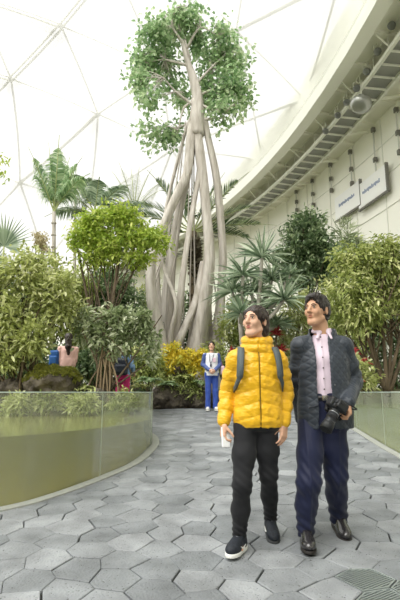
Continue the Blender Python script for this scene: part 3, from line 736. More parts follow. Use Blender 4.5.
def palm(name, label, crown, base, Yp, dirs, L, sag, ll, lw, leafk, r=.07, group=None, n=40, bark=None, curl=.5, vee=.35):
    c = W(*crown, Yp); b = np.array([c[0], Yp, 0]) if base is None else W(*base, Yp); b[2] = garden_z(b[0], b[1])
    t = thing(name, label, 'palm', b, group)
    mb = MB(); pts = [b - [0, 0, .1], b * .5 + c * .5 + [.03, 0, 0], c]; tube(mb, pts, [r * 1.3, r, r * .8], 10, 6, ridge=.02)
    for k in range(14): z = b[2] + (c[2] - b[2]) * k / 14; q = b + (c - b) * k / 14; lathe(mb, q, (0, 0, 1), [(0, r * 1.08), (.03, r * 1.12), (.05, r * 1.02)], 10)
    mb.build('trunk', bark or bark_grey, t, True)
    mb = MB(); ms = MB()
    for d in dirs: frond(mb, ms, c, (d[0], d[1], d[2]), L * (d[3] if len(d) > 3 else 1), sag * (d[4] if len(d) > 4 else 1), ll, lw, n, curl, vee=vee)
    ms.build('midrib', mat('midrib_green', (168, 176, 120), .5), t, True); mb.build('frond', LEAF[leafk], t)
    return t
palm('feather_palm', 'upright feather palm with narrow yellow-green fronds at the far left', (54, 212), (54, 330), 14.0,
     [(-.12, 0, 1, 1.0, .4), (.04, -.1, 1.1, 1.1, .6), (.3, .05, 1, 1.05, 1.2), (.5, -.1, .9, .9, 1.8), (-.42, .1, 1, .85, 1.2), (.1, .2, 1, 1, .8), (-.3, -.2, .9, .95, .7)], 2.55, .2, .85, .055, 'fig', .07, n=64, curl=.8)
palm('arching_palm', 'palm with arching grey-green fronds rising behind the lime-leaved tree', (95, 214), (98, 330), 16.0,
     [(-.9, 0, 1.0, 1.0), (-.55, -.3, 1.2, 1.0), (.5, .2, 1.1, 1.0), (1.1, 0, .6, 1.05), (1.0, -.3, .25, .9), (.1, -.2, 1.1, .8), (-.2, .4, 1.2, .9), (.7, -.5, .8, .9), (-1, .2, .5, .8), (1.2, .3, .1, .85)], 2.7, .42, .75, .06, 'blue', .08, curl=.6, n=50)
palm('slim_palm', 'slender palm with a small tuft of drooping fronds left of the arching palm', (75, 195), (75, 330), 17.0,
     [(-.6, 0, 1, .9), (-.3, .2, 1, 1), (.5, 0, 1, .9), (.1, -.3, 1, .8), (.7, .3, .6, .8), (-.8, .2, .4, .7)], 1.8, .5, .6, .05, 'blue', .055, curl=.7)
palm('wispy_palm', 'thin wispy grey palm nearest the left side of the stilt root tree', (134, 212), (134, 330), 18.0,
     [(-.4, 0, 1, 1.), (-.1, .2, 1.2, 1.1), (.3, 0, 1.1, 1), (.6, -.3, .8, .8), (-.7, .3, .7, .8), (.1, -.2, 1, .9), (.5, .4, .9, .9), (-.25, -.3, 1.1, 1)], 2.6, .25, .5, .02, 'wispy', .04, n=34, curl=.9)
palm('date_palm', 'dark green palm with stiff fronds radiating behind the stilt roots', (193, 232), (193, 370), 15.2,
     [(-1.1, 0, .55, 1.), (-1, .2, .9, 1.), (-.7, -.2, 1.2, 1.05), (-.3, .2, 1.3, 1), (.1, 0, 1.3, .95), (.5, .1, 1.3, 1.05), (.8, -.2, 1.1, 1.1), (1.1, .2, .8, 1.05), (1.2, 0, .35, 1), (-1.3, .1, .15, .9), (1.2, -.2, 0, .8), (-1, -.3, -.1, .7)], 2.9, .2, .62, .06, 'deep', .16, bark=bark_brown, curl=.15, n=46)
cn = W(195, 257, 14.7); t = thing('seed_cone', 'dark scaly cone cluster hanging among the stilt roots', 'cone', cn)
mb = MB()
for j in range(13):
    zz = .62 - j * .1; rr = .24 * math.sin(PI * (j + 1.2) / 14.5) ** .6
    for k in range(11):
        a = k * 2 * PI / 11 + j * .29; d = np.array([math.cos(a), math.sin(a), .45])
        leaves(mb, (cn + [math.cos(a) * rr * .5, math.sin(a) * rr * .5, zz - .08])[None], d[None], np.array([[0, 0, 1.]]), .17, .13, .5, .0, np.array([rng.uniform(0, 1)]), .9)
mb.build('scales', mat('cone_scale', (64, 54, 44), .7, var=((98, 88, 72), (176, 168, 150))), t)
mb = MB(); lathe(mb, cn - [0, 0, .68], (0, 0, 1), [(0, .03), (.15, .1), (.6, .15), (1.1, .12), (1.4, .04)], 12); mb.build('core', mat('cone_core', (50, 42, 34), .9), t, True)
# fan palm at the far left
fp = W(-4, 262, 9.6); fb = fp.copy(); fb[2] = garden_z(fb[0], 9.6)
t = thing('fan_palm', 'fan palm leaf spreading in at the left edge above the shrubs', 'palm', fb)
ms = MB(); mf = MB()
for (hx, hy, rad, cnt, a0, a1, Y_) in ((4, 246, .72, 30, -.45, 3.3, 9.5), (-10, 268, .6, 24, -.3, 2.6, 9.9), (-22, 246, .65, 24, .2, 3.3, 9.7)):
    h_ = W(hx, hy, Y_); tube(ms, [fb, (fb + h_) / 2 + [.05, 0, .1], h_], [.03, .022, .016], 6, 4)
    an = np.linspace(a0, a1, cnt); D = np.stack([np.cos(an), -.25 + 0 * an, np.sin(an)], 1)
    blades(mf, np.repeat(h_[None], cnt, 0), D, np.repeat([[0., -1, .3]], cnt, 0), rad * rng.uniform(.9, 1.08, cnt), .055, .08, 4, rng.uniform(.1, .8, cnt), base=.3)
ms.build('leaf_stalk', mat('midrib_green', (0, 0, 0)), t, True); mf.build('fan_leaf', LEAF['blue'], t)
# pandanus with forked branches and sword leaf heads
YP = 12.0; pb_ = W(252, 372, YP); pb_[2] = garden_z(pb_[0], YP)
t = thing('screw_pine', 'screw pine with forked branches and spiky sword-leaf heads behind the couple', 'tree', pb_)
heads = [(262, 250, 1.0), (243, 268, .8), (232, 284, .85), (252, 285, .7), (272, 272, .8), (284, 292, .95), (262, 300, .7), (241, 306, .7), (276, 318, .6), (290, 268, .5)]
ms = MB(); mf = MB(); fork = W(256, 322, YP)
tube(ms, [pb_ - [0, 0, .1], (pb_ + fork) / 2, fork], [.12, .1, .08], 10, 4)
fork2 = W(240, 318, YP + .3); tube(ms, [pb_ + [0, 0, .2], (pb_ + fork2) / 2 + [-.05, 0, 0], fork2], [.08, .07, .06], 9, 4)
for hx, hy, s_ in heads:
    dy = rng.uniform(-.7, .7); h_ = W(hx, hy + 8, YP + dy); fk = fork if hx > 248 else fork2; tube(ms, [fk, (fk + h_) / 2 + [0, 0, -.16], h_], [.06, .05, .04], 8, 5)
    n = 80; d = rdir(n, .75); d[:, 2] = np.abs(d[:, 2]) * .9 - .12; d = unit(d)
    blades(mf, np.repeat(h_[None], n, 0) + d * .04, d, unit(np.cross(d, rdir(n))), 1.02 * s_ * rng.uniform(.7, 1.1, n), .062, rng.uniform(.05, .5, n), 4, rng.uniform(0, 1, n))
ms.build('branch', bark_grey, t, True); mf.build('sword_leaf', LEAF['blue'], t)
# ------------------------------------------------------------------ trees and shrubs
shrub('lime_tree', 'small tree with a flat bright lime-green crown left of the stilt roots', 'tree', 11.3, (106, 345),
      [(112, 222, 38, 14), (86, 236, 22, 14), (120, 240, 34, 16), (150, 238, 22, 12), (98, 254, 30, 14), (134, 258, 24, 10), (118, 214, 24, 9), (160, 244, 13, 7), (84, 222, 16, 8)], 'lime', 520, 12, .13, .055, stems=3, r0=.052, spread=.09, up=.2, outw=.6, shell=.4)
shrub('round_tree', 'dense dark round-headed tree in front of the cream wall', 'tree', 15.5, (305, 372),
      [(308, 232, 24, 22), (300, 250, 26, 24), (320, 252, 22, 22), (292, 266, 18, 20), (328, 268, 18, 20), (308, 276, 26, 20), (310, 218, 14, 10)], 'deep', 560, 12, .19, .075, stems=4, r0=.07, spread=.11, up=.2, shell=.4)
shrub('multi_stem_tree', 'broad pale-leaved tree with many fanning stems on the right bank', 'tree', 9.6, (388, 386),
      [(372, 262, 34, 26), (352, 288, 24, 24, -.3), (392, 280, 28, 34, .2), (412, 260, 24, 26), (345, 262, 16, 16), (364, 312, 26, 22, -.3), (404, 304, 20, 14), (340, 312, 16, 20), (425, 300, 26, 34), (385, 246, 18, 10)], 'olive', 900, 12, .115, .042, stems=9, r0=.045, spread=.085, up=-.2, droop=.35, base_z=1.02, bark=bark_brown, shell=.3)
shrub('rooted_shrub', 'broad pale-leaved shrub on stilt roots behind the left pool, before the standing visitors', 'shrub', 8.75, (103, 380),
      [(115, 318, 24, 12), (92, 332, 20, 14), (132, 332, 22, 14), (150, 340, 10, 12), (110, 346, 26, 12), (85, 316, 12, 10), (140, 318, 12, 8), (146, 356, 10, 7)], 'silver', 190, 13, .135, .05, stems=7, r0=.022, spread=.05, base_z=.98, up=.3, fold=.35, shell=.35)
mr_ = bpy.data.objects[-1] if False else None
big = shrub('big_leaf_shrub', 'large loose pale green shrub filling the left edge behind the pool', 'shrub', 8.3, (22, 385),
      [(20, 275, 30, 22), (48, 300, 24, 26, .2), (10, 315, 26, 28), (32, 338, 20, 22, -.1), (-14, 290, 24, 34), (66, 306, 12, 14, .2), (8, 352, 26, 20), (-15, 350, 20, 24), (60, 284, 14, 12), (30, 258, 16, 10)], 'pale', 640, 12, .13, .046, stems=9, r0=.026, spread=.075, up=.5, fold=.3, base_z=.68, shell=.3)
# arching stilt roots under the rooted shrub
rs = [o for o in bpy.data.objects if o.name == 'rooted_shrub'][0]; mb = MB()
for k in range(15):
    a = rng.uniform(0, 2 * PI); rr = rng.uniform(.12, .42); top = W(106 + rng.uniform(-4, 4), 352 + rng.uniform(-6, 10), 8.75); ft = W(106, 392, 8.75) + [math.cos(a) * rr, math.sin(a) * rr * .7, 0]; ft[2] = .62
    tube(mb, [top, (top * .45 + ft * .55) + [math.cos(a) * .05, 0, .12], ft], [.016, .014, .014], 6, 5)
mb.build('prop_root', mat('prop_root_bark', (140, 122, 96), .8), rs, True)
# backdrop planting, each a bush of its own
for i, (nm, lab, Y, bx, bl, lf, n, L_, W_) in enumerate((
    ('backdrop_bush', 'olive bush between the left edge shrub and the lime tree', 12.6, (62, 375), [(48, 272, 22, 22), (78, 290, 22, 26), (60, 318, 26, 26), (40, 300, 20, 26), (86, 342, 18, 22), (82, 366, 20, 12)], 'olive', 390, .17, .06),
    ('backdrop_bush', 'dark bush below the crown of the lime-green tree', 13.2, (112, 375), [(108, 290, 24, 22), (128, 300, 20, 22), (96, 318, 24, 22), (140, 330, 18, 26)], 'deep', 300, .18, .065),
    ('backdrop_bush', 'green bush at the foot of the stilt roots, on their left', 14.6, (150, 380), [(150, 300, 14, 26), (142, 335, 18, 22), (162, 330, 12, 22)], 'olive', 170, .16, .055),
    ('backdrop_bush', 'green bush seen between the stilt roots', 15.8, (195, 380), [(190, 312, 18, 26), (205, 336, 20, 22), (180, 340, 16, 18)], 'deep', 200, .18, .06),
    ('backdrop_bush', 'bush right of the stilt roots behind the woman in yellow', 13.4, (236, 380), [(232, 330, 16, 20), (248, 345, 18, 18), (240, 312, 12, 12)], 'olive', 220, .14, .05),
    ('backdrop_bush', 'leafy bush between the heads of the couple', 13.0, (286, 380), [(280, 338, 22, 22), (300, 312, 24, 26), (290, 365, 20, 16), (276, 355, 16, 16)], 'pale', 330, .14, .045),
    ('backdrop_bush', 'bush behind the man\'s shoulder below the round tree', 12.2, (335, 378), [(334, 300, 20, 24), (345, 335, 20, 24), (326, 330, 18, 26), (352, 362, 18, 20)], 'olive', 340, .14, .045),
    ('backdrop_bush', 'tall green mass behind the fanning tree on the right', 14.0, (395, 378), [(360, 262, 20, 22), (392, 300, 26, 34), (412, 340, 24, 30), (370, 330, 24, 28), (340, 250, 10, 8)], 'deep', 420, .17, .06),
    ('backdrop_bush', 'dark bush far left behind the large shrub', 12.0, (2, 378), [(-8, 290, 26, 26), (14, 312, 24, 26), (-20, 340, 24, 26), (8, 345, 24, 24)], 'deep', 330, .17, .06))):
    shrub(nm, lab, 'bush', Y, bx, bl, lf, n, 11, L_, W_, group='bushes in the background planting', stems=4, r0=.03, spread=.1, up=.2)
for i, (lab, Y, bx, bl, L_, W_, lf, n) in enumerate((
    ('low dark undergrowth behind the boulder', 10.9, (50, 388), [(40, 362, 30, 16), (20, 372, 26, 14), (70, 366, 18, 14)], .15, .055, 'deep', 170),
    ('low dark undergrowth between the two visitors in the bushes', 10.9, (100, 386), [(96, 362, 18, 16), (118, 350, 18, 16)], .14, .05, 'deep', 130),
    ('fern-like green planting at the corner where the path bends', 10.6, (146, 392), [(146, 372, 10, 12), (154, 362, 10, 12), (140, 356, 10, 10)], .13, .04, 'olive', 120),
    ('low green planting between the legs of the couple, at the end of the path', 12.3, (280, 390), [(262, 384, 18, 14), (292, 376, 18, 18), (318, 388, 20, 14)], .12, .045, 'olive', 200),
    ('grassy planting spilling over the dark rocks at the path end', 11.85, (180, 395), [(168, 382, 14, 8), (186, 384, 14, 9), (160, 376, 9, 8), (196, 390, 8, 8)], .11, .03, 'olive', 110),
    ('low undergrowth along the foot of the far bushes on the left', 13.6, (90, 392), [(40, 380, 26, 16), (80, 378, 26, 18), (120, 376, 26, 18), (150, 380, 16, 16), (0, 378, 24, 18)], .16, .06, 'deep', 330),
    ('low undergrowth along the foot of the far bushes on the right', 14.2, (330, 392), [(250, 376, 24, 16), (296, 376, 26, 18), (340, 374, 26, 20), (385, 372, 26, 20)], .16, .06, 'deep', 300),
    ('low green planting behind the woman in the white vest', 12.4, (226, 386), [(228, 362, 14, 14), (214, 352, 10, 12), (236, 380, 10, 12)], .12, .04, 'olive', 140))):
    shrub('undergrowth', lab, 'undergrowth', Y, bx, bl, lf, n, 12, L_, W_, group='low undergrowth', stems=3, r0=.014, spread=.08, up=.4)
# yellow-leaved bush at the foot of the stilt tree, green fern mound below
shrub('golden_bush', 'yellow-leaved bush at the foot of the stilt root tree', 'bush', 11.9, (186, 392), [(184, 358, 18, 10), (172, 350, 10, 6), (198, 366, 12, 9), (166, 366, 9, 9), (204, 356, 6, 7)], 'yellow', 210, 12, .10, .05, stems=6, r0=.012, spread=.05, up=.6, shell=.2)
def fern(name, label, px, py, Y, s, leafk, group, n=14, lw=.03):
    c = W(px, py, Y); t = thing(name, label, 'fern', c, group); mb = MB(); ms = MB()
    for k in range(n):
        a = 2 * PI * k / n + rng.uniform(-.2, .2); frond(mb, ms, c, (math.cos(a), math.sin(a), rng.uniform(.6, 1.4)), s * rng.uniform(.8, 1.1), .6, s * .28, lw, 18, .3, vee=.1)
    ms.build('midrib', mat('midrib_green', (0, 0, 0)), t, True); mb.build('frond', LEAF[leafk], t)
for k, (px, py, Y, s, lab) in enumerate(((168, 386, 11.75, .42, 'fern arching over the dark rocks, leftmost of the rock ferns'), (186, 380, 11.9, .5, 'fern over the dark rocks below the yellow bush'), (200, 384, 11.8, .36, 'fern over the dark rocks left of the woman in the white vest'),
                                    (226, 392, 11.9, .42, 'fern behind the pink bag of the woman in the white vest'), (150, 382, 10.3, .4, 'fern beside the far end of the left pool'), (138, 388, 9.9, .3, 'fern behind the pink trousers'), (20, 386, 8.5, .34, 'fern left of the mossy boulder'), (86, 390, 8.4, .26, 'fern right of the mossy boulder'))):
    fern('fern', lab, px, py, Y, s, 'olive' if k % 2 else 'fig', 'ferns on the rocks')
# red-leaved plants
def rosette(name, label, px, py, Y, s, lk, n=34, group='red-leaved plants'):
    c = W(px, py, Y); c[2] = max(c[2], garden_z(c[0], c[1])); t = thing(name, label, 'plant', c, group); mb = MB(); d = rdir(n, .8); d[:, 2] = np.abs(d[:, 2])
    blades(mb, np.repeat(c[None], n, 0), d, unit(np.cross(d, rdir(n))), s * rng.uniform(.6, 1.1, n), .045, rng.uniform(.1, .5, n), 4); mb.build('leaf_rosette', LEAF[lk], t)
    mb = MB(); tube(mb, [(c[0], c[1], garden_z(c[0], c[1]) - .05), c], [.03, .02], 6); mb.build('stem', bark_brown, t)
for px, py, Y, s, lab in ((276, 334, 12.3, .36, 'red-leaved plant between the heads of the couple, upper one'), (281, 350, 12.2, .28, 'red-leaved plant between the couple, lower one'), (352, 352, 9.5, .26, 'red-leaved plant beside the man\'s left shoulder'), (362, 364, 9.3, .26, 'red-leaved plant above the right pool, beside the fanning tree'),
                     (356, 380, 9.0, .18, 'low red-leaved plant at the rim of the right pool'), (232, 352, 12.1, .2, 'red-tinged plant left of the woman in yellow')):
    rosette('red_cordyline', lab, px, py, Y, s, 'red')
shrub('bank_hedge', 'low leafy planting on the right bank behind the pool', 'bush', 9.2, (368, 388), [(357, 370, 12, 12), (367, 380, 10, 8), (350, 380, 10, 9)], 'pale', 110, 11, .1, .04, stems=4, r0=.012, base_z=1.0, spread=.06)
# spray of leaves entering at the left edge, high up
sp = W(-6, 150, 8.6); t = thing('overhanging_branch', 'leafy branch tip entering high at the left edge', 'branch', sp)
mb = MB(); tube(mb, [sp - [.5, -.1, -.1], sp, W(6, 166, 8.6)], [.014, .01, .004], 6, 4); mb.build('twig', bark_brown, t, True)
mb = MB(); Cn = np.array([W(x, y, 8.6 + rng.uniform(-.2, .2)) for x, y in ((1, 156), (4, 164), (2, 172), (7, 160), (-3, 160), (5, 178))]); clumps(mb, Cn, rdir(6), 9, .05, .09, .04); mb.build('foliage', LEAF['lime'], t)
shrub('tufted_tree', 'spiky pale palm tuft poking above the trees at right centre', 'palm', 16.5, (346, 370), [(346, 236, 10, 14), (340, 256, 8, 12), (352, 252, 8, 14)], 'silver', 60, 12, .5, .03, stems=2, r0=.05, spread=.06, up=2.2, fold=.1, round_=.2)
# dead brown-white leaf cluster hanging below the feather palm
shrub('dry_flower_head', 'straw-coloured fruit cluster below the feather palm', 'fruit cluster', 13.2, (40, 330), [(40, 240, 8, 8), (44, 246, 6, 6)], 'dry', 40, 12, .09, .05, stems=1, r0=.03, spread=.05)
# ------------------------------------------------------------------ rocks
def rock(name, label, px, py, Y, r, m, group=None, moss=None, seed=0, zmin=None):
    c = W(px, py, Y); f = Field(c - np.array(r) * 1.5, c + np.array(r) * 1.5, max(r) / 26); R_ = np.random.default_rng(seed)
    f.ell(c, np.array(r), k=0)
    for k in range(5):
        d = unit(R_.normal(size=3)); f.ell(c + d * np.array(r) * .5, np.array(r) * R_.uniform(.45, .7, 3), k=.05 * max(r))
    V, Q = f.mesh(); N = normals(V, Q); V = V + N * (wob(V, 7 / max(r)) * .07 + np.abs(wob(V + 5, 3.2 / max(r))) * .13 + wob(V, 18 / max(r)) * .025)[:, None] * max(r)
    V = smooth_mesh(V, Q, 1)
    mb = MB(); mb.add(V, Q)
    if moss is None: o = mb.build(name, m, None, True); o.location = (0, 0, 0); tag(o, label, 'rock', group); return o
    t = thing(name, label, 'rock', c, group); mb.build('stone', m, t, True); N = normals(V, Q)
    qc = V[Q].mean(1); top = (N[Q].mean(1)[:, 2] > .42 + .25 * wob(qc, 6)) & (qc[:, 2] > c[2] - .05); mm = MB(); k = np.where(top)[0]
    P = qc[k]; P = np.repeat(P, 5, 0) + rng.normal(size=(len(k) * 5, 3)) * .012; D = unit(np.repeat(N[Q].mean(1)[k], 5, 0) + rng.normal(size=P.shape) * .6)
    leaves(mm, P, D, rdir(len(P)), .035, .016, .2, 0); mm.build('moss', moss, t); return t
rockm = mat('dark_wet_rock', (112, 104, 92), .8, noise=(3, (52, 46, 40), .16), bump=(7, 1., .08))
rock('mossy_boulder', 'dark boulder with yellow-green moss on top behind the left pool', 53, 384, 8.35, (.46, .36, .27), rockm, moss=leafmat('moss', (110, 116, 44), (150, 150, 66), (88, 96, 44)), seed=2)
for i, (px, py, Y, r, s_) in enumerate(((166, 398, 11.95, (.36, .3, .34), 3), (184, 394, 12.1, (.34, .3, .4), 4), (200, 400, 12.0, (.28, .25, .3), 5), (174, 378, 12.5, (.4, .3, .4), 6), (222, 402, 12.1, (.26, .25, .26), 7), (234, 398, 12.2, (.28, .25, .3), 8), (157, 402, 11.7, (.2, .2, .2), 9))):
    rock('rock', ['dark rock at the path end, under the fern left of the yellow bush', 'tall dark rock at the path end, under the yellow bush', 'dark rock just left of the woman in the white vest', 'upper dark rock set back behind the path-end rocks, under the yellow bush', 'small dark rock right behind the woman in the white vest', 'dark rock at the path end, nearest the woman in yellow', 'small dark rock at the path end, touching the left pool corner in the photo'][i], px, py, Y, r, rockm, 'rocks at the end of the path', seed=s_)
for i, (px, py, Y, r) in enumerate(((12, 388, 8.4, (.3, .22, .14)), (92, 395, 8.45, (.22, .2, .12)), (-15, 390, 8.6, (.3, .25, .2)))):
    rock('rock', ['low dark rock on the pool bank left of the mossy boulder', 'low dark rock on the pool bank right of the mossy boulder', 'dark rock on the pool bank at the very left edge'][i], px, py, Y, r, rockm, 'rocks on the bank of the left pool', seed=20 + i)
# water-edge plants seen through the glass of the left pool
for i, (px, py, Y, s_, lab) in enumerate(((20, 410, 8.0, .34, 'leafy plant at the waterline seen through the glass at far left'), (48, 406, 8.1, .3, 'leafy plant at the waterline below the boulder'), (84, 408, 8.0, .24, 'leafy plant at the waterline near the stilt-rooted shrub'), (126, 408, 8.3, .22, 'leafy plant behind the glass below the pink trousers'))):
    shrub('waterside_plant', lab, 'plant', Y, (px, py), [(px, py - 6, 15, 9), (px - 10, py - 2, 8, 6)], 'olive' if i % 2 else 'pale', 60, 11, .1, .035, group='plants at the pool waterline', stems=3, r0=.008, base_z=.6, spread=.05, up=.5)
# ------------------------------------------------------------------ people
def rotz(a): c, s = math.cos(a), math.sin(a); return np.array([[c, -s, 0], [s, c, 0], [0, 0, 1.]])
def rotx(a): c, s = math.cos(a), math.sin(a); return np.array([[1, 0, 0], [0, c, -s], [0, s, c]])
def roty(a): c, s = math.cos(a), math.sin(a); return np.array([[c, 0, s], [0, 1, 0], [-s, 0, c]])
def head_R(yaw, pitch, tilt=0): return rotz(-yaw) @ rotx(-pitch) @ roty(tilt)
def add_head(f, c, R, s=1., fem=False):
    T = lambda x, y, z: np.array(c) + R @ (np.array([x, y, z]) * s)
    E_ = lambda p, r, k=.012, sub=False: f.ell(T(*p), np.array(r) * s, R, k * s, sub)
    E_((0, .012, .035), (.074, .092, .083), .01)
    E_((0, -.026, -.028), (.055 if not fem else .050, .057, .077), .03)
    E_((0, -.058, -.092), (.026, .022, .02), .025)                       # chin
    for q in (-1, 1):
        E_((q * .034, -.062, -.018), (.022, .022, .024), .02)            # cheekbones
        f.cone(T(q * .053, .0, -.055), T(q * .020, -.055, -.090), .013 * s, .011 * s, .025 * s)   # jaw line
    f.cone(T(-.034, -.077, .03), T(.034, -.077, .03), .009 * s, .009 * s, .014 * s)
    for q in (-1, 1): E_((q * .031, -.098, .012), (.017, .014, .011), .01, True)               # eye sockets
    for q in (-1, 1): E_((q * .031, -.078, .011), (.013, .0115, .010), .004)                    # lids
    f.cone(T(0, -.084, .018), T(0, -.108, -.018), .0085 * s, .0125 * s, .010 * s)                # nose
    for q in (-1, 1): E_((q * .012, -.094, -.022), (.0075, .009, .007), .006)
    f.cone(T(-.016, -.078, -.045), T(.016, -.078, -.045), .007 * s, .007 * s, .006 * s, flat=(R @ np.array([0, 0, 1.]), .8))
    f.cone(T(-.013, -.0775, -.056), T(.013, -.0775, -.056), .007 * s, .007 * s, .006 * s, flat=(R @ np.array([0, 0, 1.]), .8))
    f.cone(T(-.020, -.0885, -.0505), T(.020, -.0885, -.0505), .0022 * s, .0022 * s, .002 * s, True)
    for q in (-1, 1):
        E_((q * .076, .012, .0), (.008, .017, .030), .006); E_((q * .082, .010, .002), (.005, .009, .017), .004, True)
def head_parts(root, c, R, s, browm, lipm, hairm=None):
    T = lambda x, y, z: np.array(c) + R @ (np.array([x, y, z]) * s)
    ir = mat('eye_white', (232, 226, 218), .2); ik = mat('eye_iris', (38, 26, 20), .15)
    for q in (-1, 1):
        m = MB(); d = unit(R @ np.array([q * .15, -1, .0]))
        lathe(m, T(q * .031, -.0845, .011), d, [(-.006 * s, .0088 * s), (.0024 * s, .0072 * s), (.0046 * s, .0036 * s), (.005 * s, .0005 * s)], 14)
        e = m.build('eye', ir, root, True); m = MB(); lathe(m, T(q * .031, -.0845, .011) + d * .0030 * s, d, [(0, .0060 * s), (.0020 * s, .0054 * s), (.0026 * s, .001 * s)], 12)
        i_ = m.build('iris', ik, e, True)
        m = MB(); tube(m, [T(q * .014, -.094, .0295), T(q * .03, -.094, .034), T(q * .047, -.083, .029)], [.0030 * s, .0038 * s, .002 * s], 6, 4, flat=(R @ np.array([0, 1., 0]), .6)); m.build('eyebrow', browm, root, True)
        m = MB(); tube(m, [T(q * .018, -.0925, .0155), T(q * .031, -.0965, .0195), T(q * .045, -.088, .0155)], [.0022 * s, .003 * s, .0022 * s], 5, 4); m.build('eyelash', browm, root, True)
    m = MB(); tube(m, [T(-.018, -.0825, -.0475), T(-.006, -.0855, -.0445), T(.006, -.0855, -.0445), T(.018, -.0825, -.0475)], [.0018 * s, .0042 * s, .0042 * s, .0018 * s], 6, 4)
    tube(m, [T(-.016, -.0825, -.0535), T(0, -.085, -.057), T(.016, -.0825, -.0535)], [.0018 * s, .005 * s, .0018 * s], 6, 4); m.build('lips', lipm, root, True)
def add_hand(f, w, d, pn, side, curl, s=1., thumb=.5, spread=.06):
    """w wrist, d towards the fingers, pn the way the palm faces, side towards the thumb"""
    d = unit(d); pn = unit(pn - d * (pn @ d)); sd_ = unit(np.cross(d, pn)); sd_ = sd_ if sd_ @ np.array(side) > 0 else -sd_
    R = np.stack([sd_, pn, d], 1)
    f.box(w + d * .048 * s, (.040 * s, .0145 * s, .046 * s), .013 * s, R, .008)
    f.ell(w + d * .035 * s + sd_ * .024 * s + pn * .006 * s, (.016 * s, .015 * s, .03 * s), R, .01)
    f.cone(w - d * .03 * s, w + d * .01 * s, .025 * s, .025 * s, .015, flat=(pn, .75))
    for off, ln, ba in ((.0305, .070, .088), (.0105, .079, .092), (-.0105, .073, .09), (-.0305, .057, .082)):
        p = w + (d * (ba - .012) + sd_ * off) * s; a = 0; dd = unit(d + sd_ * off * spread / .03)
        for q, (fr, bend) in enumerate(((.46, .55), (.3, 1.), (.24, .7))):
            a += curl * bend * (1 + .08 * abs(off) / .03); v = dd * math.cos(a) + pn * math.sin(a); nx_ = p + v * ln * fr * s * (1.15 if q == 0 else 1)
            r = (.0088, .0080, .0072, .0064); f.cone(p, nx_, r[q] * s, r[q + 1] * s, .003 if q else .004); p = nx_
    p = w + (d * .022 + sd_ * .028 + pn * .006) * s; v = unit(d * .65 + sd_ * (.75 - thumb * .5) + pn * (.25 + thumb * .5))
    q = p + v * .038 * s; f.cone(p, q, .0125 * s, .0105 * s, .008); v = unit(v + d * .3 - sd_ * .25 * thumb + pn * .25 * thumb); r_ = q + v * .03 * s; f.cone(q, r_, .0102 * s, .0095 * s, .003); f.cone(r_, r_ + unit(v + d * .2) * .022 * s, .0095 * s, .0075 * s, .002)
skinA = mat('skin_light', (222, 180, 154), .5, spec=.35, noise=(9, (214, 166, 140), .3)); skinB = mat('skin_tan', (206, 164, 134), .48, spec=.35, noise=(9, (196, 148, 118), .3))
lipA = mat('lip_rose', (188, 104, 98), .4); lipB = mat('lip_brown', (166, 104, 88), .45)
blackhair = mat('hair_black', (26, 23, 22), .42, spec=.5, noise=(60, (50, 43, 39), .2), noise_scale=(1, 1, .12), bump=(90, .5, .003)); brow = mat('brow_dark', (48, 38, 32), .7)
brownhair = mat('hair_dark_brown', (32, 24, 21), .4, spec=.5, noise=(60, (60, 46, 38), .2), noise_scale=(1, 1, .12), bump=(90, .5, .003))
Zv = np.array([0, 0, 1.])
# ================= the woman in the yellow jacket
YW = 3.38; bw = W(256, 545, YW); bw[2] = gz(YW)
woman = thing('person', 'woman in a yellow puffer jacket and black trousers, walking and looking up to the left', 'person', bw)
J = dict(head=W(255, 322.5, YW - .01), neck=W(257, 347, YW + .02), shl=W(236, 357, YW), shr=W(277, 357, YW), ell=W(227.5, 393, YW + .06), elr=W(285.5, 393, YW + .05), wrl=W(223.5, 424, YW - .02), wrr=W(284, 425, YW - .02),
         hip=W(256, 425, YW), hl=W(245.5, 428, YW), hr=W(266.5, 428, YW), kl=W(242, 484, YW - .09), kr=W(268.5, 474, YW + .03), al=W(239.5, 531, YW - .0), ar=W(270.5, 514, YW + .27))
J['al'][2] = gz(J['al'][1]) + .095; J['ar'][2] = gz(J['ar'][1]) + .115
RW = head_R(math.radians(38), math.radians(7)); hs = 1.0
f = Field(bw + [-.42, -.34, .0], bw + [.42, .42, 1.78], .0042)
add_head(f, J['head'], RW, hs, True)
f.cone(J['head'] + RW @ np.array([0, .028, -.06]), J['neck'] + [0, .0, -.03], .045, .05, .02)
z0 = J['hip'][2]; cxw, cyw = J['neck'][0], J['neck'][1]
f.loft([(z0 + .0, 0, 0, .125, .085), (z0 + .06, 0, 0, .14, .095), (z0 + .18, 0, 0, .12, .09), (z0 + .34, 0, 0, .14, .09), (z0 + .42, 0, 0, .11, .07), (z0 + .46, 0, 0, .06, .055)], 0, (cxw, cyw), .03)
for a, e, w_ in (('shl', 'ell', 'wrl'), ('shr', 'elr', 'wrr')):
    f.chain([(J[a] - [0, 0, .03], .036), (J[e], .032), (J[w_] + [0, 0, .0], .024)], .02); f.cone(J[a] - [0, 0, .03], J['neck'] + [0, 0, -.07], .036, .045, .03)
for h_, k_, a in (('hl', 'kl', 'al'), ('hr', 'kr', 'ar')): f.chain([(J[h_], .07), (J[k_], .048), (J[a], .03)], .03)
for a in ('al', 'ar'): f.cone(J[a], J[a] + [0, -.075, -.062], .022, .018, .015)
add_hand(f, J['wrl'] + [0, 0, 0], np.array([-.05, -.12, -1.]), np.array([.9, .25, 0]), np.array([.1, -1, 0]), .75, .92, .8)
add_hand(f, J['wrr'], np.array([-.12, -.22, -1.]), np.array([-.75, .65, 0]), np.array([-.6, -1, 0]), .42, .92, .4)
fobj(f, 'body', skinA, woman, None, 1); head_parts(woman, J['head'], RW, hs, brow, lipA)
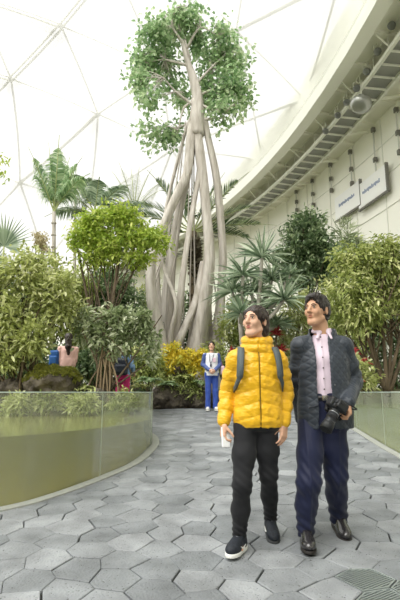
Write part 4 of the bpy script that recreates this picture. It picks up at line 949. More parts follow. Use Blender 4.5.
# hair: centre-left parting, tucked behind the ear, gathered behind the collar
f = Field(J['head'] - .22, J['head'] + .22, .0042); T = lambda x, y, z: J['head'] + RW @ (np.array([x, y, z]) * hs)
f.ell(T(0, .016, .04), np.array((.083, .100, .090)) * hs, RW, .0); f.ell(T(0, .055, -.02), np.array((.072, .062, .085)) * hs, RW, .03)
f.cone(T(0, .075, -.06), T(.0, .07, -.16), .055 * hs, .04 * hs, .03)
f.ell(T(0, -.115, -.045), np.array((.073, .105, .115)) * hs, RW, .012, True); f.ell(T(0, -.12, .0), np.array((.058, .062, .083)) * hs, RW, .01, True)
for q in (-1, 1): f.ell(T(q * .083, .008, -.012), np.array((.022, .018, .030)) * hs, RW, .008, True); f.cone(T(q * .05, -.062, .068), T(q * .078, -.012, .012), .011 * hs, .013 * hs, .012)
fobj(f, 'hair', brownhair, woman, lambda V, N: .0022 * np.sin(np.arctan2(((V - J['head']) @ RW)[:, 2] - .02, ((V - J['head']) @ RW)[:, 1]) * 3 + ((V - J['head']) @ RW)[:, 0] * 420) + .003 * wob(V, 50), 1)
# trousers
f = Field(bw + [-.3, -.34, .03], bw + [.3, .45, 1.1], .0046); zh = J['hip'][2]
f.loft([(zh - .03, 0, 0, .152, .105), (zh - .0, 0, 0, .158, .112), (zh + .08, 0, 0, .14, .10), (zh + .12, 0, 0, .125, .09)], 0, (cxw, cyw), .02)
for h_, k_, a in (('hl', 'kl', 'al'), ('hr', 'kr', 'ar')):
    m_ = (J[h_] + J[k_]) / 2; f.chain([(J[h_] + [0, 0, -.0], .080), (m_, .074), (J[k_], .058), ((J[k_] + J[a]) / 2 + [0, .012, 0], .056), (J[a] + [0, .005, .0], .046)], .035)
cut = lambda X, Y, Z: (np.minimum(J['al'][2], 9) - .012 - Z) + 0 * X + 0 * Y
f.cut(lambda X, Y, Z: np.where(Y > YW + .14, J['ar'][2] - .032 - Z, J['al'][2] - .03 - Z) + 0 * X)
def wr_tr(V, N):
    out = 0
    for k_ in ('kl', 'kr'): d = np.linalg.norm(V - J[k_], axis=1); out = out + np.exp(-(d / .12) ** 2) * .003 * np.sin((V[:, 2] * 110 + V[:, 0] * 90))
    for a in ('al', 'ar'): d = np.linalg.norm(V - J[a], axis=1); out = out + np.exp(-(d / .1) ** 2) * .004 * np.sin((V[:, 2] * 170 + V[:, 0] * 80))
    return out + .003 * wob(V, 26)
fobj(f, 'trousers', mat('black_trouser_cloth', (22, 23, 27), .8, sheen=.05), woman, wr_tr, 1)
# puffer jacket
f = Field(bw + [-.42, -.3, .6], bw + [.42, .36, 1.5], .0048); zb = W(256, 427, YW)[2]; zs = J['shl'][2]
f.loft([(zb, 0, 0, .166, .126), (zb + .06, 0, 0, .178, .137), (zb + .2, 0, 0, .163, .130), (zb + .34, 0, .0, .168, .132), (zs - .02, 0, .0, .165, .112), (zs + .045, 0, .0, .11, .085), (zs + .07, 0, 0, .085, .08)], 0, (cxw, cyw), .012)
arms = {}
for a, e, w_, q in (('shl', 'ell', 'wrl', -1), ('shr', 'elr', 'wrr', 1)):
    m0 = (J[a] + J[e]) / 2 + [q * .006, 0, 0]; end = J[w_] + unit(J[e] - J[w_]) * .02; arms[a] = [J[a] + [0, 0, -.012], m0, J[e], end]
    f.chain([(J[a] + [0, 0, -.012], .064), (m0, .06), (J[e], .057), ((J[e] + end) / 2, .052), (end, .043)], .014)
nk = J['neck']
for q_ in ('shl', 'shr'): f.cone(J[q_] + [0, .0, -.012], nk + [0, .01, -.015], .060, .066, .03)
for zz, rr, r2 in ((-.004, .084, .034), (.042, .078, .033)):
    an = np.linspace(0, 2 * PI, 17); pts = [nk + [math.cos(t) * rr, math.sin(t) * rr * .92 + .005, zz + .016 * math.sin(t)] for t in an]
    f.chain([(p, r2) for p in pts], .006)
f.cone(nk + [0, -.0, .2], nk + [0, 0, .03], .064, .05, .006, True)
def puff(V, N):
    x = V[:, 0] - cxw; out = np.zeros(len(V)); ad = np.full(len(V), 9.); at = np.zeros(len(V))
    for A in arms.values():
        acc = 0
        for p, q in zip(A[:-1], A[1:]):
            ab = q - p; t = np.clip((V - p) @ ab / (ab @ ab), 0, 1); d = np.linalg.norm(V - p - t[:, None] * ab, axis=1); k = d < ad; ad[k] = d[k]; at[k] = (acc + t * np.linalg.norm(ab))[k]; acc += np.linalg.norm(ab)
    arm = (ad < .075) & (np.abs(x) > .135)
    ct = V[:, 2] + .30 * np.abs(x) * (V[:, 1] < cyw) ; col = V[:, 2] > nk[2] - .045
    s1 = np.abs(np.sin(PI * (ct - zb) / .088)) ** .55; s2 = np.abs(np.sin(PI * at / .078)) ** .55
    out = np.where(arm, .0062 * (s2 - .7), .0085 * (s1 - .7) * np.clip((V[:, 2] - zb - .012) / .03, 0, 1)); out = np.where(col & ~arm, .002, out)
    out = np.where((np.abs(x) < .010) & (V[:, 1] < cyw) & ~arm & (V[:, 2] < nk[2] + .03), out - .008 * (1 - np.abs(x) / .010), out)
    return out + .0035 * wob(V, 42) + .002 * wob(V * [1, 1, 2.5], 75)
jack = fobj(f, 'puffer_jacket', mat('yellow_nylon', (226, 174, 20), .36, spec=.45, sheen=.15), woman, puff, 1)
m = MB(); fy = lambda z: cyw - .133 - .0 * z
tube(m, [(cxw, cyw - .128, zb + .02), (cxw, cyw - .137, zb + .1), (cxw, cyw - .128, zb + .22), (cxw, cyw - .13, zb + .34), (cxw, cyw - .112, zs - .02), (cxw, cyw - .1, zs + .03)], [.003] * 6, 5, 5); m.build('zip', mat('zip_olive', (96, 80, 24), .4), jack)
# trainers
def shoe(root, name, ank, toe, L, wd, ht, um, sm, sole_h=.026, heel=0.0, lace=None, mark=None):
    toe = unit(toe); sd_ = unit(np.cross(toe, Zv)); up = np.cross(sd_, toe); R = np.stack([sd_, toe, up], 1)
    o = ank - up * ht; T = lambda x, y, z: o + R @ np.array([x, y, z])
    f = Field(o - .24, o + .24, .0035)
    f.ell(T(0, L * .50, .040), (wd * .50, L * .30, .040), R, 0); f.ell(T(0, L * .25, .045), (wd * .46, L * .30, .047), R, .02); f.ell(T(0, -.02, .05), (wd * .44, .062, .055), R, .02)
    f.cone(T(0, .0, .05), T(0, -.002, ht + .004), wd * .42, wd * .40, .02); f.cone(T(0, .03, ht - .01), T(0, L * .45, .055), wd * .34, wd * .3, .02)
    f.cut(lambda X, Y, Z: -((X - o[0]) * up[0] + (Y - o[1]) * up[1] + (Z - o[2]) * up[2]) + sole_h * .6)
    f.cut(lambda X, Y, Z: ((X - o[0]) * up[0] + (Y - o[1]) * up[1] + (Z - o[2]) * up[2]) - ht - .004)
    s_ = fobj(f, name, um, root)
    f = Field(o - .24, o + .24, .0035); pr = []
    f.ell(T(0, L * .48, sole_h * .5), (wd * .53, L * .33, .06), R, 0); f.ell(T(0, L * .2, sole_h * .5), (wd * .46, L * .3, .06), R, .02); f.ell(T(0, -.02, sole_h * .5), (wd * .46, .072, .06), R, .02)
    f.cut(lambda X, Y, Z: np.abs((X - o[0]) * up[0] + (Y - o[1]) * up[1] + (Z - o[2]) * up[2] - sole_h * .5) - sole_h * .5)
    if heel: f.cut(lambda X, Y, Z: np.minimum(-((X - o[0]) * up[0] + (Y - o[1]) * up[1] + (Z - o[2]) * up[2]) + heel, ((X - o[0]) * toe[0] + (Y - o[1]) * toe[1] + (Z - o[2]) * toe[2]) - .01))
    fobj(f, 'sole', sm, s_)
    if lace is not None:
        m = MB()
        for k in range(4):
            y = .045 + k * .022; z = ht - .006 - k * .0125
            tube(m, [T(-wd * .26, y, z - .004), T(0, y + .006, z + wd * .06 + .004), T(wd * .26, y, z - .004)], [.0032] * 3, 5, 3)
        m.build('laces', lace, s_)
    if mark is not None:
        for q in (-1, 1):
            m = MB(); P = [T(q * wd * .475, L * .42, .052), T(q * wd * .485, L * .24, .034), T(q * wd * .47, L * .10, .036), T(q * wd * .44, -.02, .062)]
            tube(m, P, [.0025, .0075, .006, .0012], 6, 5, flat=(sd_, .6))
            m.build('side_mark', mark, s_)
    return s_
blk = mat('black_knit', (24, 27, 33), .7, noise=(80, (38, 44, 54), .2)); wht = mat('white_rubber', (226, 226, 222), .5); lc = mat('lace_grey', (120, 124, 128), .7)
shoe(woman, 'trainer', J['al'], (-.42, -.9, .02), .235, .092, .092, blk, wht, .024, lace=lc, mark=wht)
shoe(woman, 'trainer', J['ar'], (.02, -.97, -.22), .225, .09, .098, blk, mat('dark_rubber', (60, 62, 64), .6), .024, lace=lc, mark=wht)
# backpack she wears: straps over both shoulders, pack behind
bpk = thing('backpack', 'grey-strapped backpack worn by the woman in yellow', 'backpack', (cxw, cyw + .2, zs - .2))
f = Field((cxw - .25, cyw + .08, zb), (cxw + .25, cyw + .36, zs + .1), .007); f.box((cxw, cyw + .215, zs - .2), (.135, .075, .2), .06); f.box((cxw, cyw + .295, zs - .27), (.1, .03, .1), .03, k=.015)
fobj(f, 'pack', mat('pack_grey', (84, 92, 98), .7, bump=(80, .3)), bpk)
for q in (-1, 1):
    m = MB(); x0 = cxw + q * .124
    P = [(x0 - q * .02, cyw + .15, zs - .02), (x0 - q * .012, cyw + .08, zs + .055), (x0 - q * .008, cyw - .02, zs + .068), (x0, cyw - .105, zs + .018), (x0 + q * .008, cyw - .146, zs - .07), (x0 + q * .014, cyw - .138, zs - .14), (x0 + q * .035, cyw - .09, zs - .20), (x0 + q * .045, cyw + .05, zs - .25), (x0 + q * .03, cyw + .17, zs - .3)]
    P = spline(P, 5); T_ = unit(np.gradient(P, axis=0)); V = []
    for i, p in enumerate(P):
        out_ = unit(np.array([p[0] - cxw, (p[1] - cyw) * 1.3, max(0, (p[2] - zs + .06)) * 6])); a1 = unit(np.cross(T_[i], out_)); n_ = np.cross(a1, T_[i]); w_ = .024 if i < len(P) * .62 else .014
        for u, v in ((-1, -1), (1, -1), (1, 1), (-1, 1)): V.append(p + a1 * w_ * u + n_ * .006 * v)
    n_ = len(P); m.add(V, [[i * 4 + j, i * 4 + (j + 1) % 4, (i + 1) * 4 + (j + 1) % 4, (i + 1) * 4 + j] for i in range(n_ - 1) for j in range(4)] + [[3, 2, 1, 0], [n_ * 4 - 4, n_ * 4 - 3, n_ * 4 - 2, n_ * 4 - 1]])
    m.build('strap', mat('strap_grey', (82, 90, 92), .65, bump=(120, .3)), bpk, True)
# white phone in her lowered hand
ph = J['wrl'] + np.array([.012, -.03, -.085]); pd = unit(np.array([.03, -.25, -1.])); px_ = unit(np.cross(pd, [.5, -1, 0])); R = np.stack([px_, np.cross(pd, px_), pd], 1)
t = thing('phone', 'white mobile phone held low by the woman in the yellow jacket', 'phone', ph)
m = MB(); box(m, ph, (.031, .0055, .066), R, .004); m.build('case', mat('phone_white', (235, 236, 238), .25, coat=.3), t)
m = MB(); box(m, ph + R @ np.array([0, .0058, 0]), (.027, .0008, .058), R, .0004); m.build('screen', mat('phone_glass', (50, 54, 60), .1), t)
m = MB()
for k in (0, 1): lathe(m, ph + R @ np.array([.018, -.0055, -.05 + k * .016]), R @ np.array([0, -1, 0]), [(0, .006), (.0015, .0055), (.002, .004)], 12)
m.build('lens', mat('phone_lens', (60, 62, 66), .2), t)
# ================= the man in the dark quilted jacket
YM = 3.52; bm = W(321, 545, YM); bm[2] = gz(YM)
man = thing('person', 'man in a dark quilted jacket and navy trousers, holding a camera, looking left', 'person', bm)
J = dict(head=W(316.5, 311.5, YM - .02), neck=W(322.5, 335, YM + .02), shl=W(301, 345, YM), shr=W(343, 345, YM), ell=W(297, 385, YM + .09), elr=W(354.5, 381, YM + .07), wrl=W(302, 418, YM + .17), wrr=W(348, 402, YM - .14),
         hip=W(322, 424, YM), hl=W(310.5, 426, YM), hr=W(333, 426, YM), kl=W(308.5, 482, YM - .12), kr=W(336, 474, YM + .02), al=W(306, 533, YM - .03), ar=W(338.5, 518, YM + .22))
J['al'][2] = gz(J['al'][1]) + .105; J['ar'][2] = gz(J['ar'][1]) + .115
RM = head_R(math.radians(44), math.radians(5)); hs = 1.02
f = Field(bm + [-.42, -.42, .0], bm + [.42, .42, 1.92], .0044)
add_head(f, J['head'], RM, hs)
f.cone(J['head'] + RM @ np.array([0, .03, -.06]), J['neck'] + [0, 0, -.03], .056, .06, .02)
z0 = J['hip'][2]; cxm, cym = J['neck'][0] - .008, J['neck'][1]
f.loft([(z0 + .0, 0, 0, .13, .09), (z0 + .07, 0, 0, .145, .105), (z0 + .2, 0, 0, .15, .11), (z0 + .40, 0, 0, .155, .10), (z0 + .49, 0, 0, .12, .07), (z0 + .53, 0, 0, .07, .06)], 0, (cxm, cym), .03)
for a, e, w_ in (('shl', 'ell', 'wrl'), ('shr', 'elr', 'wrr')):
    f.chain([(J[a] - [0, 0, .035], .042), (J[e], .036), (J[w_], .028)], .02); f.cone(J[a] - [0, 0, .035], J['neck'] + [0, 0, -.09], .04, .05, .03)
for h_, k_, a in (('hl', 'kl', 'al'), ('hr', 'kr', 'ar')): f.chain([(J[h_], .08), (J[k_], .055), (J[a], .034)], .03)
for a in ('al', 'ar'): f.cone(J[a], J[a] + [0, -.08, -.065], .024, .02, .015)
hd = unit(np.array([.0, -.22, -1.])); add_hand(f, J['wrr'], hd, np.array([-1., .15, 0]), np.array([-.3, -1, 0]), 1.0, 1.0, .9)
add_hand(f, J['wrl'], np.array([-.02, -.1, -1.]), np.array([1., .3, 0]), np.array([.2, -1, 0]), .5, 1.0, .4)
fobj(f, 'body', skinB, man, None, 1); head_parts(man, J['head'], RM, hs, brow, lipB)
f = Field(J['head'] - .2, J['head'] + .2, .0042); T = lambda x, y, z: J['head'] + RM @ (np.array([x, y, z]) * hs)
f.ell(T(0, .014, .042), np.array((.083, .101, .092)) * hs, RM, 0); f.ell(T(0, .05, -.01), np.array((.073, .066, .075)) * hs, RM, .03); f.ell(T(.01, -.045, .095), np.array((.060, .045, .030)) * hs, RM, .03)
f.ell(T(0, -.118, -.05), np.array((.090, .112, .125)) * hs, RM, .01, True); f.ell(T(0, -.125, .0), np.array((.066, .066, .088)) * hs, RM, .01, True)
for q in (-1, 1): f.ell(T(q * .085, .010, -.018), np.array((.026, .022, .038)) * hs, RM, .008, True); f.cone(T(q * .073, -.022, .04), T(q * .073, -.014, -.004), .0085, .007, .008)
fobj(f, 'hair', blackhair, man, lambda V, N: .0026 * np.sin(((V - J['head']) @ RM)[:, 0] * 380 + 3 * wob(V, 14)) + .0045 * wob(V, 55), 1)
# trousers and belt
f = Field(bm + [-.32, -.42, .02], bm + [.32, .45, 1.2], .0048); zh = J['hip'][2]
f.loft([(zh - .03, 0, 0, .160, .12), (zh + .02, 0, 0, .168, .128), (zh + .16, 0, 0, .155, .122), (zh + .215, 0, 0, .150, .119)], 0, (cxm, cym), .02)
for h_, k_, a in (('hl', 'kl', 'al'), ('hr', 'kr', 'ar')):
    m_ = (J[h_] + J[k_]) / 2; f.chain([(J[h_] + [0, 0, 0], .092), (m_, .088), (J[k_], .077), ((J[k_] + J[a]) / 2 + [0, .015, 0], .074), (J[a] + [0, .0, -.025], .064)], .035)
f.cut(lambda X, Y, Z: np.where(Y > YM + .10, J['ar'][2] - .055 - Z, J['al'][2] - .055 - Z) + 0 * X)
def wr_m(V, N):
    out = 0
    for k_ in ('kl', 'kr'): d = np.linalg.norm(V - J[k_], axis=1); out = out + np.exp(-(d / .14) ** 2) * .0045 * np.sin(V[:, 2] * 75 + V[:, 0] * 110)
    for a in ('al', 'ar'): d = np.linalg.norm(V - J[a], axis=1); out = out + np.exp(-(d / .12) ** 2) * .007 * np.sin(V[:, 2] * 100 + V[:, 0] * 70 + 1)
    for k_, s_ in (('kl', 1), ('kr', 1)):
        fr = np.abs(V[:, 0] - J[k_][0] + .0 * V[:, 2]); out = out + (V[:, 1] < YM + .1) * .006 * np.exp(-(fr / .012) ** 2)
    return out + .006 * wob(V * [1, 1, .5], 20)
tro = fobj(f, 'trousers', mat('navy_trouser_cloth', (16, 22, 50), .62, spec=.3, sheen=.1, noise=(6, (22, 29, 60), .3)), man, wr_m, 1)
def ring(mbx, c, rx, ry, z0, z1, th, n=48, ex=2.3):
    V = []
    for k in range(n):
        a = 2 * PI * k / n; ca, sa = math.cos(a), math.sin(a); g = (abs(ca) ** ex + abs(sa) ** ex) ** (-1 / ex)
        for e_, z in ((0, z0), (th, z0), (th, z1), (0, z1)): V.append((c[0] + ca * g * (rx + e_), c[1] + sa * g * (ry + e_), z))
    mbx.add(V, [[k * 4 + j, ((k + 1) % n) * 4 + j, ((k + 1) % n) * 4 + (j + 1) % 4, k * 4 + (j + 1) % 4] for k in range(n) for j in range(4)])
zbelt = W(317, 398, YM - .12)[2]
m = MB(); ring(m, (cxm, cym), .152, .121, zbelt - .018, zbelt + .016, .006); belt = m.build('belt', mat('belt_black', (28, 27, 28), .35), man, True)
m = MB(); box(m, (cxm - .028, cym - .131, zbelt), (.02, .005, .018), None, .003); m.build('buckle', mat('buckle_steel', (170, 168, 160), .25, metal=.9), belt)
# shirt
f = Field(bm + [-.25, -.2, .9], bm + [.25, .2, 1.65], .005); zs = J['shl'][2]
f.loft([(zbelt + .005, 0, 0, .15, .117), (zbelt + .15, 0, 0, .155, .119), (zs - .1, 0, 0, .165, .115), (zs - .02, 0, 0, .14, .09), (zs + .045, 0, 0, .08, .075), (zs + .075, 0, 0, .07, .065)], 0, (cxm, cym), .01)
shm = mat('lavender_shirt', (226, 208, 222), .65, noise=(3, (218, 200, 216), .3))
sh = fobj(f, 'shirt', shm, man, lambda V, N: .005 * wob(V * [1, 1, .6], 24) + .006 * np.exp(-((V[:, 0] - cxm + .03) / .010) ** 2) * (V[:, 1] < cym), 1)
f = Field(J['neck'] - [.14, .14, .1], J['neck'] + [.14, .14, .12], .004)
an = np.linspace(-1.15, PI + 1.15, 15); nb = J['neck'] + [-.004, 0, .008]
f.chain([(nb + [math.cos(t) * .066, math.sin(t) * .06, .016 + .010 * math.sin(t)], .0125) for t in an], .006); f.chain([(nb + [math.cos(t) * .063, math.sin(t) * .057, .036 + .010 * math.sin(t)], .006) for t in an], .008)
for q in (-1, 1): f.cone(nb + [q * .03, -.054, .012], nb + [q * .05 - .006, -.086, -.040], .016, .011, .012, flat=(np.array([q * .3, -1, .2]), .6))
fobj(f, 'collar', shm, sh)
for k in range(6): m = MB(); z = zbelt + .06 + k * .074; lathe(m, (cxm - .03, cym - .1245 - (.0 if k < 4 else -.012 * (k - 3) ** 1.5), z), (0, -1, 0), [(0, .0055), (.004, .0055), (.0055, .004)], 10); m.build('button', mat('shirt_button', (40, 34, 40), .3), sh)
# quilted jacket, worn open
f = Field(bm + [-.42, -.34, .7], bm + [.42, .36, 1.7], .0048); zb = W(321, 428, YM)[2]; nk = J['neck']
f.loft([(zb, 0, 0, .196, .150), (zb + .12, 0, 0, .196, .155), (zb + .3, 0, 0, .186, .148), (zb + .45, 0, 0, .19, .146), (zs - .03, 0, 0, .180, .118), (zs + .035, 0, .0, .13, .092), (zs + .072, 0, .0, .088, .08)], 0, (cxm, cym), .012)
arms = {}
for a, e, w_ in (('shl', 'ell', 'wrl'), ('shr', 'elr', 'wrr')):
    end = J[w_] + unit(J[e] - J[w_]) * -.004; m_ = (J[a] + J[e]) / 2; arms[a] = [J[a], m_, J[e], end]
    f.chain([(J[a] + [0, 0, -.01], .070), (m_, .067), (J[e], .062), (end, .052)], .016)
an = np.linspace(-.75, PI + .75, 15)
for q_ in ('shl', 'shr'): f.cone(J[q_] + [0, .0, -.008], nk + [0, .015, -.03], .068, .07, .03)
f.chain([(nk + [math.cos(t) * .089, math.sin(t) * .078, .012 + .014 * math.sin(t)], .017) for t in an], .008); f.chain([(nk + [math.cos(t) * .090, math.sin(t) * .08, .034 + .014 * math.sin(t)], .012) for t in an], .01)
def opening(X, Y, Z):
    """open front: wedge between the two edges, wider at chest"""
    zz = Z; t = np.clip((zz - zb) / (zs + .08 - zb), 0, 1); xc = cxm - .030 + 0 * X
    hw = .042 + .008 * np.sin(t * PI) + .018 * np.clip((t - .8) / .2, 0, 1) + .012 * np.clip((.18 - t) / .18, 0, 1)
    return hw - np.abs(X - xc), Y
f.cut(lambda X, Y, Z: np.minimum(opening(X, Y, Z)[0], (cym - .01) - Y + 0 * Z))
ins = Field.loft
g = Field(bm + [-.42, -.34, .7], bm + [.42, .36, 1.7], .0048)
g.loft([(zb - .05, 0, 0, .176, .134), (zb + .12, 0, 0, .176, .137), (zb + .3, 0, 0, .164, .128), (zb + .45, 0, 0, .17, .124), (zs - .04, 0, 0, .155, .098), (zs + .02, 0, .0, .105, .078), (zs + .15, 0, 0, .074, .068)], 0, (cxm, cym), .01)
n_ = [min(a_1, b_1) for a_1, b_1 in zip(f.F.shape, g.F.shape)]; f.F = f.F[:n_[0], :n_[1], :n_[2]]; g.F = g.F[:n_[0], :n_[1], :n_[2]]; f.ax = [a_1[:k] for a_1, k in zip(f.ax, n_)]
X_ = np.abs(f.ax[0] - cxm)[:, None, None]
f.F = np.where((X_ < .150), np.maximum(f.F, -g.F), f.F)
def quilt(V, N):
    ad = np.full(len(V), 9.); at = np.zeros(len(V)); x = V[:, 0] - cxm
    for A in arms.values():
        acc = 0
        for p, q in zip(A[:-1], A[1:]):
            ab = q - p; t = np.clip((V - p) @ ab / (ab @ ab), 0, 1); d = np.linalg.norm(V - p - t[:, None] * ab, axis=1); k = d < ad; ad[k] = d[k]; at[k] = (acc + t * np.linalg.norm(ab))[k]; acc += np.linalg.norm(ab)
    arm = (ad < .082) & (np.abs(x) > .155); ang = np.where(arm, (V[:, 0] + V[:, 1]) * 1.0, V[:, 0] + (V[:, 1] - cym) * .5); z = np.where(arm, at, V[:, 2])
    s = np.minimum(np.abs(np.sin(PI * (z + ang) / .058)), np.abs(np.sin(PI * (z - ang) / .058))) ** .6
    crease = np.where(arm, .006 * np.sin(at * 70 + V[:, 0] * 30) * np.exp(-((at - .27) / .14) ** 2), 0)
    return .0038 * (s - .7) + crease + .004 * wob(V * [1, 1, .7], 18)
jm = mat('charcoal_navy_quilt', (36, 43, 53), .5, spec=.45, sheen=.12, noise=(5, (48, 56, 66), .3))
jk = fobj(f, 'quilted_jacket', jm, man, quilt, 1)
for q in (-1, 1):
    m = MB(); pc = np.array([cxm + q * .115, cym - .148, zb + .155]); tube(m, [pc + [-.035, 0.0, .012 * q], pc + [.035, .008 * q if q > 0 else 0, -.006 * q]], [.007, .007], 6, flat=(np.array([0, 1., 0]), .5))
    m.build('pocket', mat('quilt_trim', (38, 42, 50), .5), jk)
for k in range(5): m = MB(); lathe(m, (cxm + .038, cym - .152 + (.0 if k < 3 else .012 * (k - 2)), zb + .1 + k * .1), (0, -1, 0), [(0, .006), (.004, .006), (.005, .004)], 10); m.build('snap', mat('snap_metal', (120, 122, 126), .3, metal=.8), jk)
lth = mat('black_leather', (44, 42, 44), .22, spec=.6, coat=.4); sol = mat('leather_sole', (38, 34, 32), .5)
shoe(man, 'leather_shoe', J['al'] + [0, -.01, 0], (-.12, -.98, -.02), .27, .096, .10, lth, sol, .020, lace=sol)
shoe(man, 'leather_shoe', J['ar'] + [0, -.01, 0], (.02, -.97, -.20), .26, .096, .105, lth, sol, .020, lace=sol)
# ---- camera in his hand
cdir = unit(np.array([-.50, -.30, -.72])); cup = unit(np.array([-.62, -.25, .55]) - cdir * (np.array([-.62, -.25, .55]) @ cdir)); crt = np.cross(cdir, cup)
R = np.stack([crt, cdir, cup], 1); cc = W(337, 406.5, YM - .19); T = lambda x, y, z: cc + R @ np.array([x, y, z])
camr = thing('camera', 'black camera with a long lens hanging from the hand of the man', 'camera', cc)
bk = mat('camera_black', (34, 36, 38), .45, bump=(160, .25)); bk2 = mat('camera_satin', (48, 50, 53), .3)
f = Field(cc - .14, cc + .14, .0035); f.box(cc, (.068, .032, .045), .012, R, 0); f.box(T(0, .004, .052), (.03, .034, .022), .012, R, .012); f.box(T(.055, .018, -.002), (.016, .034, .043), .014, R, .012); f.cone(T(0, .02, 0), T(0, .045, 0), .036, .034, .006)
fobj(f, 'camera_body', bk, camr)
m = MB(); lathe(m, T(0, .036, -.002), cdir, [(0, .034), (.012, .035), (.014, .032), (.03, .033), (.032, .036), (.075, .036), (.077, .033), (.085, .033), (.087, .037), (.105, .038)], 28); ln = m.build('lens', bk2, camr, True)
m = MB(); lathe(m, T(0, .138, -.002), cdir, [(0, .038), (.004, .041), (.052, .044), (.052, .040), (.01, .034)], 28); m.build('lens_hood', bk, ln, True)
m = MB(); lathe(m, T(0, .082, -.002), cdir, [(0, .0368), (.002, .0378), (.022, .0378), (.024, .0368)], 36); m.build('zoom_ring', mat('rubber_ring', (24, 24, 26), .8, bump=(220, .6)), ln, True)
m = MB(); lathe(m, T(0, .054, -.002), cdir, [(0, .0345), (.001, .0362), (.004, .0362), (.005, .0345)], 36); m.build('lens_line', mat('lens_silver', (170, 172, 176), .3, metal=.6), ln, True)
m = MB(); lathe(m, T(.045, -.004, .044), cup, [(0, .012), (.008, .012), (.01, .01)], 16); lathe(m, T(-.045, -.004, .044), cup, [(0, .014), (.007, .014), (.009, .012)], 16); m.build('dial', bk2, camr, True)
m = MB(); P = [T(.07, 0, .035), T(.11, -.02, .01), J['wrr'] + hd * .05 + [.03, -.03, 0], J['wrr'] + hd * .02 + [.0, -.045, 0], T(.03, -.05, .05), T(-.06, -.01, .04)]
tube(m, P, [.008] * 6, 8, 6, flat=(cdir, .4)); tube(m, [T(.07, 0, .03), T(.13, .02, -.04), T(.10, .05, -.11), T(.03, .03, -.09), T(-.05, -.01, -.03), T(-.068, 0, .03)], [.007] * 6, 8, 6, flat=(cdir, .4)); m.build('strap', mat('strap_black', (30, 31, 33), .7), camr, True)
